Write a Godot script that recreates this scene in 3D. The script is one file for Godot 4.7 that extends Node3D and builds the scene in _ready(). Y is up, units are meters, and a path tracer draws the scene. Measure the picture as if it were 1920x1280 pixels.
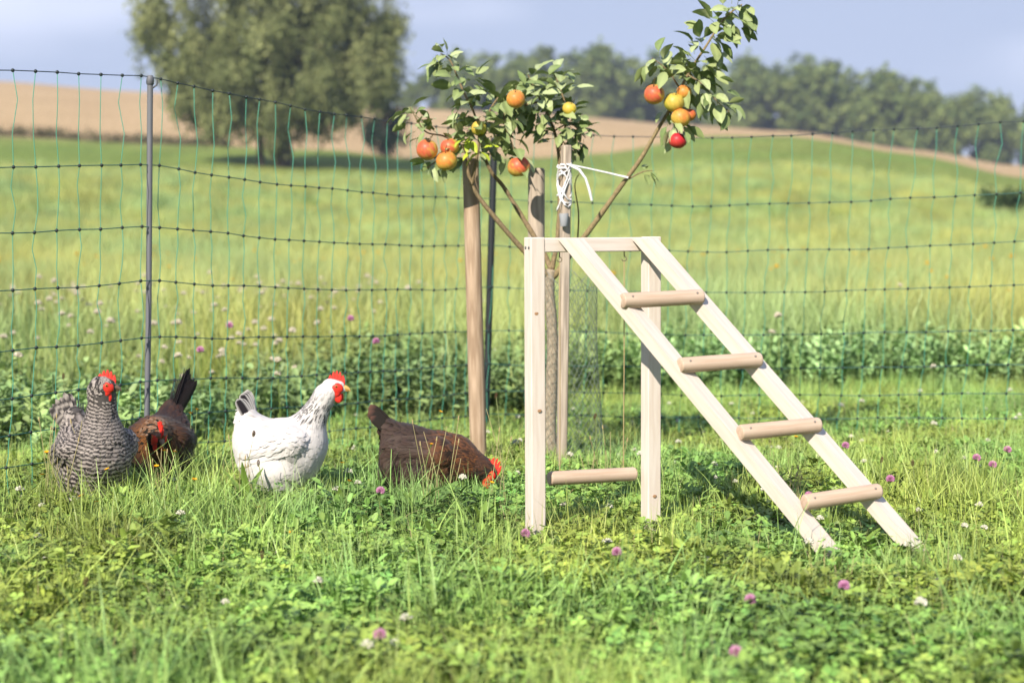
extends Node3D
# A wooden perch ladder, hens, a young apple tree and a netting fence on a lawn in front of a summer meadow.

const EYE := Vector3(0, 0.86, 0)
const FOCAL := 3200.0

var rng := RandomNumberGenerator.new()
var noise := FastNoiseLite.new()
var used := {}
var M := {}

# ---------------------------------------------------------------- mesh collector
class MB:
	var v := PackedVector3Array()
	var c := PackedColorArray()
	var ix := PackedInt32Array()
	func add(p: Vector3, col := Color.WHITE) -> int:
		v.append(p)
		c.append(col)
		return v.size() - 1
	func tri(a: int, b: int, d: int) -> void:      # clockwise seen from the front
		ix.append(a)
		ix.append(b)
		ix.append(d)
	func quad(a: int, b: int, d: int, e: int) -> void:
		tri(a, b, d)
		tri(a, d, e)
	func face(a: Vector3, b: Vector3, d: Vector3, e: Vector3, col := Color.WHITE) -> void:
		quad(add(a, col), add(b, col), add(d, col), add(e, col))
	func mesh() -> ArrayMesh:
		var n := PackedVector3Array()
		n.resize(v.size())
		for k in range(0, ix.size(), 3):
			var a := ix[k]
			var b := ix[k + 1]
			var d := ix[k + 2]
			var q := (v[d] - v[a]).cross(v[b] - v[a])
			n[a] += q
			n[b] += q
			n[d] += q
		for k in n.size():
			n[k] = n[k].normalized() if n[k].length_squared() > 1e-24 else Vector3.UP
		var arr := []
		arr.resize(Mesh.ARRAY_MAX)
		arr[Mesh.ARRAY_VERTEX] = v
		arr[Mesh.ARRAY_NORMAL] = n
		arr[Mesh.ARRAY_COLOR] = c
		arr[Mesh.ARRAY_INDEX] = ix
		var m := ArrayMesh.new()
		m.add_surface_from_arrays(Mesh.PRIMITIVE_TRIANGLES, arr)
		return m
	func append(o: MB, t: Transform3D, tint := Color.WHITE) -> void:
		var at := v.size()
		for k in o.v.size():
			v.append(t * o.v[k])
			c.append(o.c[k] * tint)
		for k in o.ix:
			ix.append(at + k)
	# a tube through points, radius per point
	func tube(pts: Array, rad: Array, sides: int, col: Color, tip := true, col2 = null) -> void:
		var rows := []
		var n := pts.size()
		var side := Vector3.ZERO
		for i in n:
			var t: Vector3 = (pts[mini(i + 1, n - 1)] - pts[maxi(i - 1, 0)]).normalized()
			if side == Vector3.ZERO:
				side = t.cross(Vector3.UP if absf(t.y) < 0.9 else Vector3.RIGHT).normalized()
			side = (side - t * side.dot(t)).normalized()
			var up := t.cross(side)
			var row := []
			var cc: Color = col if col2 == null else col.lerp(col2, float(i) / maxf(n - 1, 1))
			for k in sides:
				var a := TAU * k / sides
				row.append(add(pts[i] + (side * cos(a) + up * sin(a)) * rad[i], cc))
			rows.append(row)
		for i in n - 1:
			for k in sides:
				var k2 := (k + 1) % sides
				quad(rows[i][k], rows[i + 1][k], rows[i + 1][k2], rows[i][k2])
		if tip:
			var e0 := add(pts[0], col)
			var e1 := add(pts[n - 1], col if col2 == null else col2)
			for k in sides:
				var k2 := (k + 1) % sides
				tri(e0, rows[0][k], rows[0][k2])
				tri(e1, rows[n - 1][k2], rows[n - 1][k])
	# chamfered box, centred, own axes
	func box(s: Vector3, ch: float, col := Color.WHITE, off := Vector3.ZERO) -> void:
		var h := s * 0.5
		for ax in 3:
			for sg in [-1.0, 1.0]:
				var n := Vector3.ZERO
				n[ax] = sg
				var a := Vector3.ZERO
				a[(ax + 1) % 3] = 1.0
				var b := n.cross(a)
				var ha := absf(a.dot(h)) - ch
				var hb := absf(b.dot(h)) - ch
				var o := n * h[ax] + off
				face(o - a * ha - b * hb, o - a * ha + b * hb, o + a * ha + b * hb, o + a * ha - b * hb, col)
		# chamfers
		for ax in 3:
			var u := Vector3.ZERO
			u[ax] = 1.0
			var p := (ax + 1) % 3
			var q := (ax + 2) % 3
			for sp in [-1.0, 1.0]:
				for sq in [-1.0, 1.0]:
					var e1 := Vector3.ZERO
					e1[p] = sp * h[p]
					e1[q] = sq * (h[q] - ch)
					var e2 := Vector3.ZERO
					e2[p] = sp * (h[p] - ch)
					e2[q] = sq * h[q]
					var L := u * (h[ax] - ch)
					if sp * sq > 0:
						face(off + e1 - L, off + e1 + L, off + e2 + L, off + e2 - L, col)
					else:
						face(off + e1 + L, off + e1 - L, off + e2 - L, off + e2 + L, col)
		for sx in [-1.0, 1.0]:
			for sy in [-1.0, 1.0]:
				for sz in [-1.0, 1.0]:
					var a2 := off + Vector3(sx * h.x, sy * (h.y - ch), sz * (h.z - ch))
					var b2 := off + Vector3(sx * (h.x - ch), sy * h.y, sz * (h.z - ch))
					var d2 := off + Vector3(sx * (h.x - ch), sy * (h.y - ch), sz * h.z)
					if sx * sy * sz > 0:
						tri(add(a2, col), add(d2, col), add(b2, col))
					else:
						tri(add(a2, col), add(b2, col), add(d2, col))
	# lathe about Y: profile of (radius, y)
	func lathe(prof: Array, sides: int, colf: Callable) -> void:
		var rows := []
		for i in prof.size():
			var row := []
			for k in sides:
				var a := TAU * k / sides
				var p := Vector3(cos(a) * prof[i].x, prof[i].y, sin(a) * prof[i].x)
				row.append(add(p, (colf as Callable).call(p)))
			rows.append(row)
		for i in prof.size() - 1:
			for k in sides:
				var k2 := (k + 1) % sides
				quad(rows[i][k], rows[i + 1][k], rows[i + 1][k2], rows[i][k2])

# ---------------------------------------------------------------- scene helpers
func numbered(called: String) -> String:
	if not used.has(called):
		used[called] = 0
		return called
	used[called] += 1
	return "%s_%03d" % [called, used[called]]

func tag(o: Node, label: String, category: String, group := "", kind := "") -> void:
	if label:
		o.set_meta("label", label)
	if category:
		o.set_meta("category", category)
	if group:
		o.set_meta("group", group)
	if kind:
		o.set_meta("kind", kind)

func thing(called: String, label: String, category: String, at := Vector3.ZERO, turn := 0.0, group := "") -> Node3D:
	var o := Node3D.new()
	o.name = numbered(called)
	add_child(o)
	o.position = at
	o.rotation.y = turn
	tag(o, label, category, group)
	return o

func part(called: String, mesh: Mesh, mat: Material, parent: Node, t := Transform3D(), label := "") -> MeshInstance3D:
	var o := MeshInstance3D.new()
	var key := "%d/%s" % [parent.get_instance_id(), called]
	if parent == self:
		o.name = numbered(called)
	elif used.has(key):
		used[key] += 1
		o.name = "%s_%03d" % [called, used[key]]
	else:
		used[key] = 0
		o.name = called
	o.mesh = mesh
	o.material_override = mat
	parent.add_child(o, true)
	o.transform = t
	if label:
		o.set_meta("label", label)
	return o

func stuff(called: String, mesh: Mesh, mat: Material, xf: Array, tints: PackedColorArray, label: String, category: String) -> void:
	if xf.is_empty():
		return
	var mm := MultiMesh.new()
	mm.transform_format = MultiMesh.TRANSFORM_3D
	mm.use_colors = true
	mm.mesh = mesh
	mm.instance_count = xf.size()
	for i in xf.size():
		mm.set_instance_transform(i, xf[i])
		mm.set_instance_color(i, tints[i])
	var o := MultiMeshInstance3D.new()
	o.name = numbered(called)
	o.multimesh = mm
	o.material_override = mat
	add_child(o)
	tag(o, label, category, "", "stuff")

func pitch() -> float:
	return atan(240.0 / FOCAL)

# the point at depth d that the photograph shows at (u, v)
func at(u: float, v: float, d: float) -> Vector3:
	var p := pitch()
	var f := Vector3(0, -sin(p), -cos(p))
	var up := Vector3(0, cos(p), -sin(p))
	var r := Vector3.RIGHT * ((u - 960.0) / FOCAL) + up * ((640.0 - v) / FOCAL) + f
	return EYE + r * (d / -r.z)

func rr(a: float, b: float) -> float:
	return rng.randf_range(a, b)

func shade(c: Color, k: float) -> Color:
	return Color(c.r * k, c.g * k, c.b * k)

func ss(a: float, b: float, x: float) -> float:
	return smoothstep(a, b, x)

func table(xs: Array, ys: Array, x: float) -> float:
	if x <= xs[0]:
		return ys[0]
	for i in xs.size() - 1:
		if x <= xs[i + 1]:
			var t: float = (x - xs[i]) / (xs[i + 1] - xs[i])
			t = t * t * (3.0 - 2.0 * t) * 0.6 + t * 0.4
			return lerpf(ys[i], ys[i + 1], t)
	return ys[-1]

# height of the land: lawn near, dip at the fence, meadow that climbs to a crest, wheat beyond
func land(x: float, z: float) -> float:
	var d := Vector2(x, z).length()
	var az := clampf(atan2(x, -z), -0.5, 0.5)
	if z > 0.0 and d > 0.01:
		az = 0.5 * signf(x)
	var u := 960.0 + tan(az) * FOCAL
	var near := -0.09 * ss(5.3, 7.0, d) + 0.05 * ss(0.6, 2.2, x) * ss(5.0, 6.5, d)
	near += noise.get_noise_2d(x * 22.0, z * 22.0) * 0.012
	if d < 8.0:
		return near
	var crest := table([-300, 0, 350, 620, 800, 1000, 1150, 1330, 1480, 1700, 1920, 2300], [255, 264, 277, 284, 300, 298, 287, 255, 258, 292, 338, 370], u)
	var wheat := table([-300, 0, 250, 700, 1000, 1300, 1480, 1700, 1920, 2300], [160, 168, 182, 206, 214, 238, 250, 284, 318, 345], u)
	var mid := lerpf(440.0, crest, 0.62)
	var y := table([2.079, 2.485, 2.996, 3.466, 3.912, 4.382, 4.787, 5.521, 6.9], [733.0, 632.0, 552.0, 495.0, 445.0, mid, crest, wheat, wheat - 4.0], log(d))
	var dd := d
	var far := 0.86 + (400.0 - y) / FOCAL * dd
	far += noise.get_noise_2d(x * 3.0, z * 3.0) * 0.12 * ss(12.0, 40.0, d)
	return lerpf(near, far, ss(8.0, 10.5, d))

func onland(x: float, z: float) -> Vector3:
	return Vector3(x, land(x, z), z)

func leafmat(rough := 0.6, back := 0.5) -> StandardMaterial3D:
	var m := StandardMaterial3D.new()
	m.vertex_color_use_as_albedo = true
	m.roughness = rough
	m.metallic_specular = 0.35
	m.backlight_enabled = true
	m.backlight = Color(back, back, back)
	m.cull_mode = BaseMaterial3D.CULL_DISABLED
	return m

func paint(rough := 0.6, spec := 0.5) -> StandardMaterial3D:
	var m := StandardMaterial3D.new()
	m.vertex_color_use_as_albedo = true
	m.roughness = rough
	m.metallic_specular = spec
	return m

func noise_tex(freq: float, lo: Color, hi: Color, seed_: int, size := 512, sharp := 1.0) -> ImageTexture:
	var n := FastNoiseLite.new()
	n.seed = seed_
	n.frequency = freq
	n.fractal_octaves = 5
	var g := n.get_seamless_image(size, size)
	var im := Image.create(size, size, false, Image.FORMAT_RGB8)
	for y in size:
		for x in size:
			var t := clampf((g.get_pixel(x, y).r - 0.5) * sharp + 0.5, 0.0, 1.0)
			im.set_pixel(x, y, lo.lerp(hi, t))
	return ImageTexture.create_from_image(im)

func wood(lo: Color, hi: Color, rough: float, seed_: int, scale: Vector3) -> StandardMaterial3D:
	var m := StandardMaterial3D.new()
	m.albedo_texture = noise_tex(0.012, lo, hi, seed_, 512, 2.2)
	m.uv1_triplanar = true
	m.uv1_scale = scale
	m.roughness = rough
	m.metallic_specular = 0.3
	m.heightmap_enabled = true
	m.heightmap_texture = m.albedo_texture
	m.heightmap_scale = 0.1
	return m

func _ready() -> void:
	rng.seed = 20240611
	noise.seed = 7
	noise.frequency = 0.05
	noise.fractal_octaves = 4
	# camera
	var cam := Camera3D.new()
	cam.name = "camera"
	cam.fov = 22.62
	cam.near = 0.05
	cam.far = 3000.0
	cam.position = EYE
	cam.rotation.x = -pitch()
	var ca := CameraAttributesPhysical.new()
	ca.frustum_focal_length = 60.0
	ca.frustum_focus_distance = 4.7
	ca.exposure_aperture = 2.9
	ca.frustum_near = 0.05
	ca.frustum_far = 3000.0
	cam.attributes = ca
	add_child(cam)
	cam.current = true
	# sky, air and sun
	var e := Environment.new()
	e.background_mode = Environment.BG_SKY
	var sm := ProceduralSkyMaterial.new()
	sm.sky_top_color = Color(0.43, 0.51, 0.675)
	sm.sky_horizon_color = Color(0.605, 0.645, 0.73)
	sm.sky_curve = 0.45
	sm.ground_bottom_color = Color(0.30, 0.36, 0.20)
	sm.ground_horizon_color = Color(0.62, 0.66, 0.62)
	sm.sun_angle_max = 12.0
	var cn := FastNoiseLite.new()
	cn.seed = 31
	cn.frequency = 0.006
	cn.fractal_octaves = 5
	var ci := Image.create(1024, 512, false, Image.FORMAT_RGBA8)
	for y in 512:
		var el := (0.5 - (y + 0.5) / 512.0) * PI
		for x in 1024:
			var azm := TAU * x / 1024.0
			var q := Vector3(cos(azm) * cos(el), sin(el) * 4.0, sin(azm) * cos(el)) * 260.0
			var t := ss(0.05, 0.55, cn.get_noise_3d(q.x, q.y, q.z)) * ss(-0.02, 0.06, el)
			ci.set_pixel(x, y, Color(1.0, 0.97, 0.96, t * 0.20))
	sm.sky_cover = ImageTexture.create_from_image(ci)
	var sky := Sky.new()
	sky.sky_material = sm
	e.sky = sky
	e.tonemap_mode = Environment.TONE_MAPPER_LINEAR
	e.tonemap_exposure = 1.78
	e.sdfgi_enabled = true
	e.ssao_enabled = true
	e.ssil_enabled = true
	e.fog_enabled = true
	e.fog_density = 0.0005
	e.fog_light_color = Color(0.80, 0.86, 0.96)
	var we := WorldEnvironment.new()
	we.name = "world_environment"
	we.environment = e
	add_child(we)
	var sun := DirectionalLight3D.new()
	sun.name = "sun"
	sun.light_energy = 1.45
	sun.light_color = Color(1.0, 0.96, 0.895)
	sun.light_angular_distance = 0.5
	sun.shadow_enabled = true
	add_child(sun)
	var az := deg_to_rad(24.0)
	var el2 := deg_to_rad(36.0)
	var dir := Vector3(sin(az) * cos(el2), -sin(el2), -cos(az) * cos(el2))
	sun.look_at_from_position(Vector3(-3, 5, 6), Vector3(-3, 5, 6) + dir)

	materials()
	ground()
	big_tree()
	far_wood()
	fence()
	stakes_and_tree()
	ladder()
	swing()
	hens()
	lawn()
	meadow()
	flowers()

func materials() -> void:
	M.leaf = leafmat(0.5, 0.35)
	M.grass = leafmat(0.45, 0.35)
	M.far_leaf = leafmat(0.8, 0.3)
	M.paint = paint(0.6)
	M.matte = paint(0.9, 0.2)
	M.string = paint(0.45)
	M.skin = paint(0.5, 0.4)
	M.skin.subsurf_scatter_enabled = true
	M.skin.subsurf_scatter_strength = 0.15
	M.feather = paint(0.62, 0.3)
	M.feather.rim_enabled = true
	M.feather.rim = 0.15
	M.feather.cull_mode = BaseMaterial3D.CULL_DISABLED
	M.apple = paint(0.5, 0.4)
	M.apple.clearcoat_enabled = true
	M.apple.clearcoat = 0.06
	M.apple.clearcoat_roughness = 0.25
	M.bark = paint(0.85, 0.25)
	M.bark.albedo_texture = noise_tex(0.03, Color(0.74, 0.74, 0.74), Color(1, 1, 1), 5, 256, 1.6)
	M.bark.uv1_triplanar = true
	M.bark.uv1_scale = Vector3(18, 7, 18)
	M.pale_wood = wood(Color(0.80, 0.75, 0.705), Color(0.83, 0.79, 0.75), 0.6, 11, Vector3(11, 0.9, 11))
	M.rung_wood = wood(Color(0.70, 0.605, 0.525), Color(0.75, 0.67, 0.595), 0.55, 12, Vector3(11, 0.9, 11))
	M.stake_wood = wood(Color(0.57, 0.485, 0.40), Color(0.72, 0.63, 0.54), 0.8, 13, Vector3(9, 0.7, 9))
	M.grey_wood = wood(Color(0.58, 0.53, 0.48), Color(0.73, 0.675, 0.61), 0.85, 14, Vector3(9, 0.7, 9))
	var g := StandardMaterial3D.new()
	g.vertex_color_use_as_albedo = true
	g.albedo_texture = noise_tex(0.02, Color(0.72, 0.72, 0.66), Color(1, 1, 1), 21, 512, 1.6)
	g.uv1_triplanar = true
	g.uv1_world_triplanar = true
	g.uv1_scale = Vector3(0.21, 0.21, 0.21)
	g.detail_enabled = true
	g.detail_blend_mode = BaseMaterial3D.BLEND_MODE_MUL
	g.detail_albedo = noise_tex(0.03, Color(0.75, 0.77, 0.7), Color(1, 1, 1), 22, 256, 1.6)
	g.detail_uv_layer = BaseMaterial3D.DETAIL_UV_1
	g.roughness = 0.95
	g.metallic_specular = 0.1
	M.ground = g

# ---------------------------------------------------------------- the land
func land_colour(x: float, z: float) -> Color:
	var d := Vector2(x, z).length()
	var u := 960.0 + clampf(x / maxf(-z, 0.1), -0.5, 0.5) * FOCAL
	if z > 0:
		u = 960.0
	var n := noise.get_noise_2d(x * 5.0, z * 1.6)
	var n2 := noise.get_noise_2d(x * 0.9 + 50.0, z * 2.4)
	var lawn_c := Color(0.09, 0.135, 0.03)
	var meadow_c := Color(0.285, 0.34, 0.095).lerp(Color(0.235, 0.325, 0.085), clampf(0.5 + n2 * 1.3, 0, 1))
	var hill_c := Color(0.27, 0.375, 0.105).lerp(Color(0.325, 0.38, 0.115), clampf(0.5 + n2 * 1.4, 0, 1))
	meadow_c = meadow_c.lerp(hill_c, ss(45, 85, d))
	meadow_c = shade(meadow_c, 1.0 + n * 0.25)
	var c := lawn_c.lerp(meadow_c, ss(8.0, 13.0, d))
	var wheat_c := Color(0.80, 0.56, 0.365).lerp(Color(0.71, 0.49, 0.31), clampf(0.5 + n2 * 1.5, 0, 1))
	c = c.lerp(wheat_c, ss(119.0, 122.5, d + n * 2.0))
	return c

func ground() -> void:
	var b := MB.new()
	var rad := [0.0]
	var r := 0.5
	while r < 900.0:
		rad.append(r)
		r *= 1.02 if r > 100 and r < 135 else 1.045
	var angs := []
	var a := -PI
	while a < PI - 0.001:
		angs.append(a)
		a += deg_to_rad(0.75) if absf(a) < deg_to_rad(32) else deg_to_rad(4.0)
	var rows := []
	for rd in rad:
		var row := []
		for an in angs:
			var x: float = sin(an) * rd
			var z: float = -cos(an) * rd
			row.append(b.add(Vector3(x, land(x, z), z), land_colour(x, z)))
		rows.append(row)
	for i in rad.size() - 1:
		for k in angs.size():
			var k2 := (k + 1) % angs.size()
			b.quad(rows[i][k], rows[i + 1][k], rows[i + 1][k2], rows[i][k2])
	var o := part("ground", b.mesh(), M.ground, self)
	tag(o, "grassy ground rising as a meadow to a wheat field", "ground", "", "structure")

# ---------------------------------------------------------------- trees
func leaf_cluster(b: MB, centre: Vector3, r: float, n: int, size: float, c0: Color, droop: float) -> void:
	for i in n:
		var off := Vector3(rng.randfn(), rng.randfn(), rng.randfn()) * r * 0.5
		off.y -= absf(rng.randfn()) * r * droop
		var p := centre + off
		var dirv := Vector3(rr(-1, 1), rr(-1, 0.6) - droop * 1.5, rr(-1, 1)).normalized()
		var w := dirv.cross(Vector3(rr(-1, 1), rr(-1, 1), rr(-1, 1))).normalized()
		var L := size * rr(0.6, 1.35)
		var W := L * rr(0.25, 0.42)
		var c := shade(c0, rr(0.75, 1.25))
		var k0 := b.add(p, c)
		var k1 := b.add(p + dirv * L * 0.5 + w * W, c)
		var k2 := b.add(p + dirv * L, c)
		var k3 := b.add(p + dirv * L * 0.5 - w * W, c)
		b.quad(k0, k1, k2, k3)

func big_tree() -> void:
	var base := at(530, 292, 96)
	base.y = land(base.x, base.z)
	var s := 96.0 / FOCAL     # metres per pixel there
	var t := thing("broadleaf_tree", "big pale green tree with drooping foliage standing alone in the meadow", "tree", base)
	var b := MB.new()
	b.tube([Vector3(0, -0.4, 0), Vector3(0.1, 2.5, 0), Vector3(-0.1, 6, 0.2), Vector3(0.1, 10.5, 0)], [0.5, 0.42, 0.34, 0.16], 8, Color(0.10, 0.085, 0.065))
	for k in 9:
		var h := rr(1.8, 7.5)
		var an := rr(0, TAU)
		var L := rr(2.5, 5.5)
		var q := Vector3(cos(an), 0, sin(an))
		b.tube([Vector3(0, h, 0), Vector3(0, h + 0.9, 0) + q * L * 0.45, Vector3(0, h + 1.3, 0) + q * L], [0.2, 0.13, 0.04], 6, Color(0.10, 0.085, 0.065))
	part("trunk", b.mesh(), M.bark, t)
	# a second, thinner stem
	b = MB.new()
	b.tube([Vector3(-1.2, -0.4, 0.4), Vector3(-1.15, 2.5, 0.3), Vector3(-1.6, 6, 0.4)], [0.22, 0.19, 0.1], 7, Color(0.09, 0.075, 0.06))
	part("trunk", b.mesh(), M.bark, t)
	b = MB.new()
	# lobes: (pixel x, pixel y, depth offset, radius in pixels)
	var lobes := [[335, 50, 0.0, 88], [430, 20, -1.5, 115], [560, 0, 0, 130], [660, 60, 0.5, 85], [700, 115, 0.3, 58], [715, 40, 0.2, 45], [600, 120, -1.5, 100], [490, 115, -2.0, 105], [395, 130, -0.8, 78], [352, 165, 0, 34], [420, 195, -1, 52], [520, 190, -1, 60], [610, 170, 0, 60], [668, 165, 0, 30], [420, -90, 0, 130], [560, -120, 0, 150], [660, -40, 0, 90], [500, -200, 0, 130], [288, 10, 0, 45], [520, 60, 2.5, 130], [440, 105, 2.5, 100], [610, 90, 2.5, 100]]
	for lb in lobes:
		var cp := at(lb[0], lb[1], 96.0 + lb[2]) - base
		var R: float = lb[3] * s
		var n := int(21.0 * R)
		for i in n:
			var dv := Vector3(rng.randfn(), rng.randfn(), rng.randfn()).normalized()
			var p := cp + dv * R * pow(rng.randf(), 0.4) * Vector3(1, 0.85, 1).length() * 0.62
			var tone := rr(0.0, 1.0)
			var tc := Color(0.10, 0.125, 0.045).lerp(Color(0.305, 0.325, 0.135), tone * tone * 0.85 + 0.08)
			for q in 3:      # a hanging spray
				leaf_cluster(b, p + Vector3(rr(-0.12, 0.12), -0.42 * q, rr(-0.12, 0.12)), rr(0.42, 0.8) * (1.0 - 0.14 * q), 28, 0.22, tc, 0.55)
	part("crown", b.mesh(), M.far_leaf, t)
	# dark conifer-like tree behind it
	base = at(722, 250, 118)
	base.y = land(base.x, base.z)
	t = thing("dark_tree", "dark narrow tree half hidden behind the big pale tree", "tree", base)
	b = MB.new()
	b.tube([Vector3(0, -0.4, 0), Vector3(0, 4, 0)], [0.3, 0.15], 7, Color(0.06, 0.05, 0.04))
	part("trunk", b.mesh(), M.bark, t)
	b = MB.new()
	for i in 70:
		var h := rr(0.6, 5.0)
		var R := 1.5 * (1.0 - pow(absf(h - 2.4) / 3.2, 2.0)) + 0.15
		var an := rr(0, TAU)
		leaf_cluster(b, Vector3(cos(an) * R * sqrt(rng.randf()), h, sin(an) * R * sqrt(rng.randf())), 0.5, 45, 0.3, Color(0.022, 0.036, 0.016), 0.2)
	part("crown", b.mesh(), M.far_leaf, t)
	# low bush at the right edge of the meadow
	base = at(1892, 398, 62)
	base.y = land(base.x, base.z)
	t = thing("bush", "low dark green bush at the right edge of the meadow", "bush", base)
	b = MB.new()
	for i in 46:
		leaf_cluster(b, Vector3(rng.randfn() * 0.45, rr(0.1, 1.0), rng.randfn() * 0.4), 0.28, 45, 0.14, shade(Color(0.05, 0.085, 0.026), rr(0.7, 1.4)), 0.1)
	part("crown", b.mesh(), M.far_leaf, t)
	b = MB.new()
	for i in 6:
		b.tube([Vector3(rr(-0.15, 0.15), -0.1, rr(-0.1, 0.1)), Vector3(rr(-0.4, 0.4), 0.75, rr(-0.3, 0.3))], [0.035, 0.012], 5, Color(0.07, 0.055, 0.04))
	part("stem", b.mesh(), M.bark, t)
	# dark ragged hedge along the foot of the wheat on the left
	b = MB.new()
	var hb := at(175, 280, 119)
	hb.y = land(hb.x, hb.z)
	for i in 260:
		var u := rr(-90, 430)
		var q := at(u, 270, 119.0 + rr(-0.8, 0.8))
		q.y = land(q.x, q.z) + rr(0.02, 0.5)
		leaf_cluster(b, q - hb, 0.36, 22, 0.2, shade(Color(0.115, 0.105, 0.05), rr(0.6, 1.4)), 0.1)
	t = thing("hedge", "low dark hedge along the foot of the wheat field on the left", "hedge", hb)
	part("foliage", b.mesh(), M.far_leaf, t)

func crown_mesh(kind: int) -> ArrayMesh:
	var b := MB.new()
	var tall: float = [1.0, 1.15, 0.85, 1.25, 0.95][kind]
	var lobes := []
	for k in 9:
		var an := TAU * k / 9.0 + rr(-0.4, 0.4)
		lobes.append([Vector3(cos(an) * rr(1.4, 3.0), rr(3.5, 8.5) * tall, sin(an) * rr(1.4, 3.0)), rr(1.5, 2.5)])
	lobes.append([Vector3(rr(-0.6, 0.6), 10.0 * tall, 0), 1.9])
	lobes.append([Vector3(0, 7.0 * tall, 0), 3.0])
	for k in 5:
		lobes.append([Vector3(rr(-2.6, 2.6), rr(0.9, 2.6), rr(-1.5, 1.5)), rr(1.3, 1.9)])
	for lb in lobes:
		var n := int(14.0 * lb[1])
		for i in n:
			var dv := Vector3(rng.randfn(), rng.randfn(), rng.randfn()).normalized()
			var p: Vector3 = lb[0] + dv * lb[1] * pow(rng.randf(), 0.35)
			leaf_cluster(b, p, 0.62, 15, 0.62, Color(0.085, 0.13, 0.035).lerp(Color(0.20, 0.245, 0.075), rng.randf()), 0.15)
	return b.mesh()

func far_wood() -> void:
	var crowns := []
	for k in 5:
		crowns.append(crown_mesh(k))
	var tb := MB.new()
	tb.tube([Vector3(0, -1.0, 0), Vector3(0.1, 3, 0), Vector3(-0.1, 8, 0)], [0.34, 0.26, 0.1], 7, Color(0.08, 0.068, 0.055))
	var trunk := tb.mesh()
	# (pixel x, top pixel y, width factor, depth)
	var spots := [[770, 150, 0.8, 290], [815, 118, 0.95, 300], [862, 96, 1.0, 296], [915, 92, 1.0, 305], [965, 100, 1.0, 290], [1015, 84, 1.05, 300], [1068, 92, 1.0, 305], [1120, 82, 1.05, 295], [1172, 96, 1.0, 300], [1228, 98, 1.0, 305], [1285, 108, 1.05, 300], [1340, 112, 1.0, 290], [1395, 104, 1.05, 285], [1445, 112, 1.0, 290], [1500, 104, 1.1, 280], [1552, 110, 1.0, 290], [1600, 126, 1.0, 280], [1648, 130, 1.05, 275], [1698, 136, 1.0, 275], [1742, 156, 0.95, 270], [1790, 172, 0.9, 268], [1838, 160, 0.95, 272], [1880, 178, 0.85, 280], [745, 165, 0.7, 330], [1935, 190, 0.9, 290]]
	var words := ["leftmost low tree at the left end of the far wood", "tree beside the left end of the far wood, just right of the big pale tree", "rounded far tree above the upper left apple leaves", "far tree behind the tall left leaf shoot of the apple tree", "far tree behind the middle apple foliage, left of its centre", "high far tree behind the middle apple foliage", "far tree behind the right part of the middle apple foliage", "tallest far tree in the gap between the two apple tree crowns", "far tree in the gap, left of the right apple branch", "far tree just left of the hanging apples on the right branch", "far tree directly behind the right apple branch", "far tree just right of the right apple branch", "broad far tree first beyond the right apple branch tip", "far tree second beyond the right apple branch tip", "broadest far tree in the middle of the right half of the wood", "far tree right of the broadest one in the wood", "far tree above the middle of the ladder's upper rungs", "rounded far tree above the green hill's right shoulder", "far tree where the wood's skyline starts to fall to the right", "low far tree left of the gap near the wood's right end", "small far tree in the gap near the wood's right end", "separate far tree right of the gap near the wood's right end", "last far tree of the wood inside the right edge", "pale hazy tree farthest back beside the big pale tree", "far tree cut off by the right edge of the picture"]
	for i in spots.size():
		var sp = spots[i]
		var p := at(sp[0], 240, sp[3])
		p.y = land(p.x, p.z) - 0.3
		var top := at(sp[0], sp[1], sp[3])
		var sc := (top.y - p.y) / 11.7
		var t := thing("wood_tree", words[i], "tree", p, rr(0, TAU), "trees of the far wood")
		var kk := i % 5
		part("trunk", trunk, M.bark, t, Transform3D(Basis.from_scale(Vector3(sc, sc, sc)), Vector3.ZERO))
		var tallk: float = [1.0, 1.15, 0.85, 1.25, 0.95][kk]
		part("crown", crowns[kk], M.far_leaf, t, Transform3D(Basis.from_scale(Vector3(sp[2] * sc * 1.15, sc / tallk, sp[2] * sc * 1.15)), Vector3.ZERO))

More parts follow.
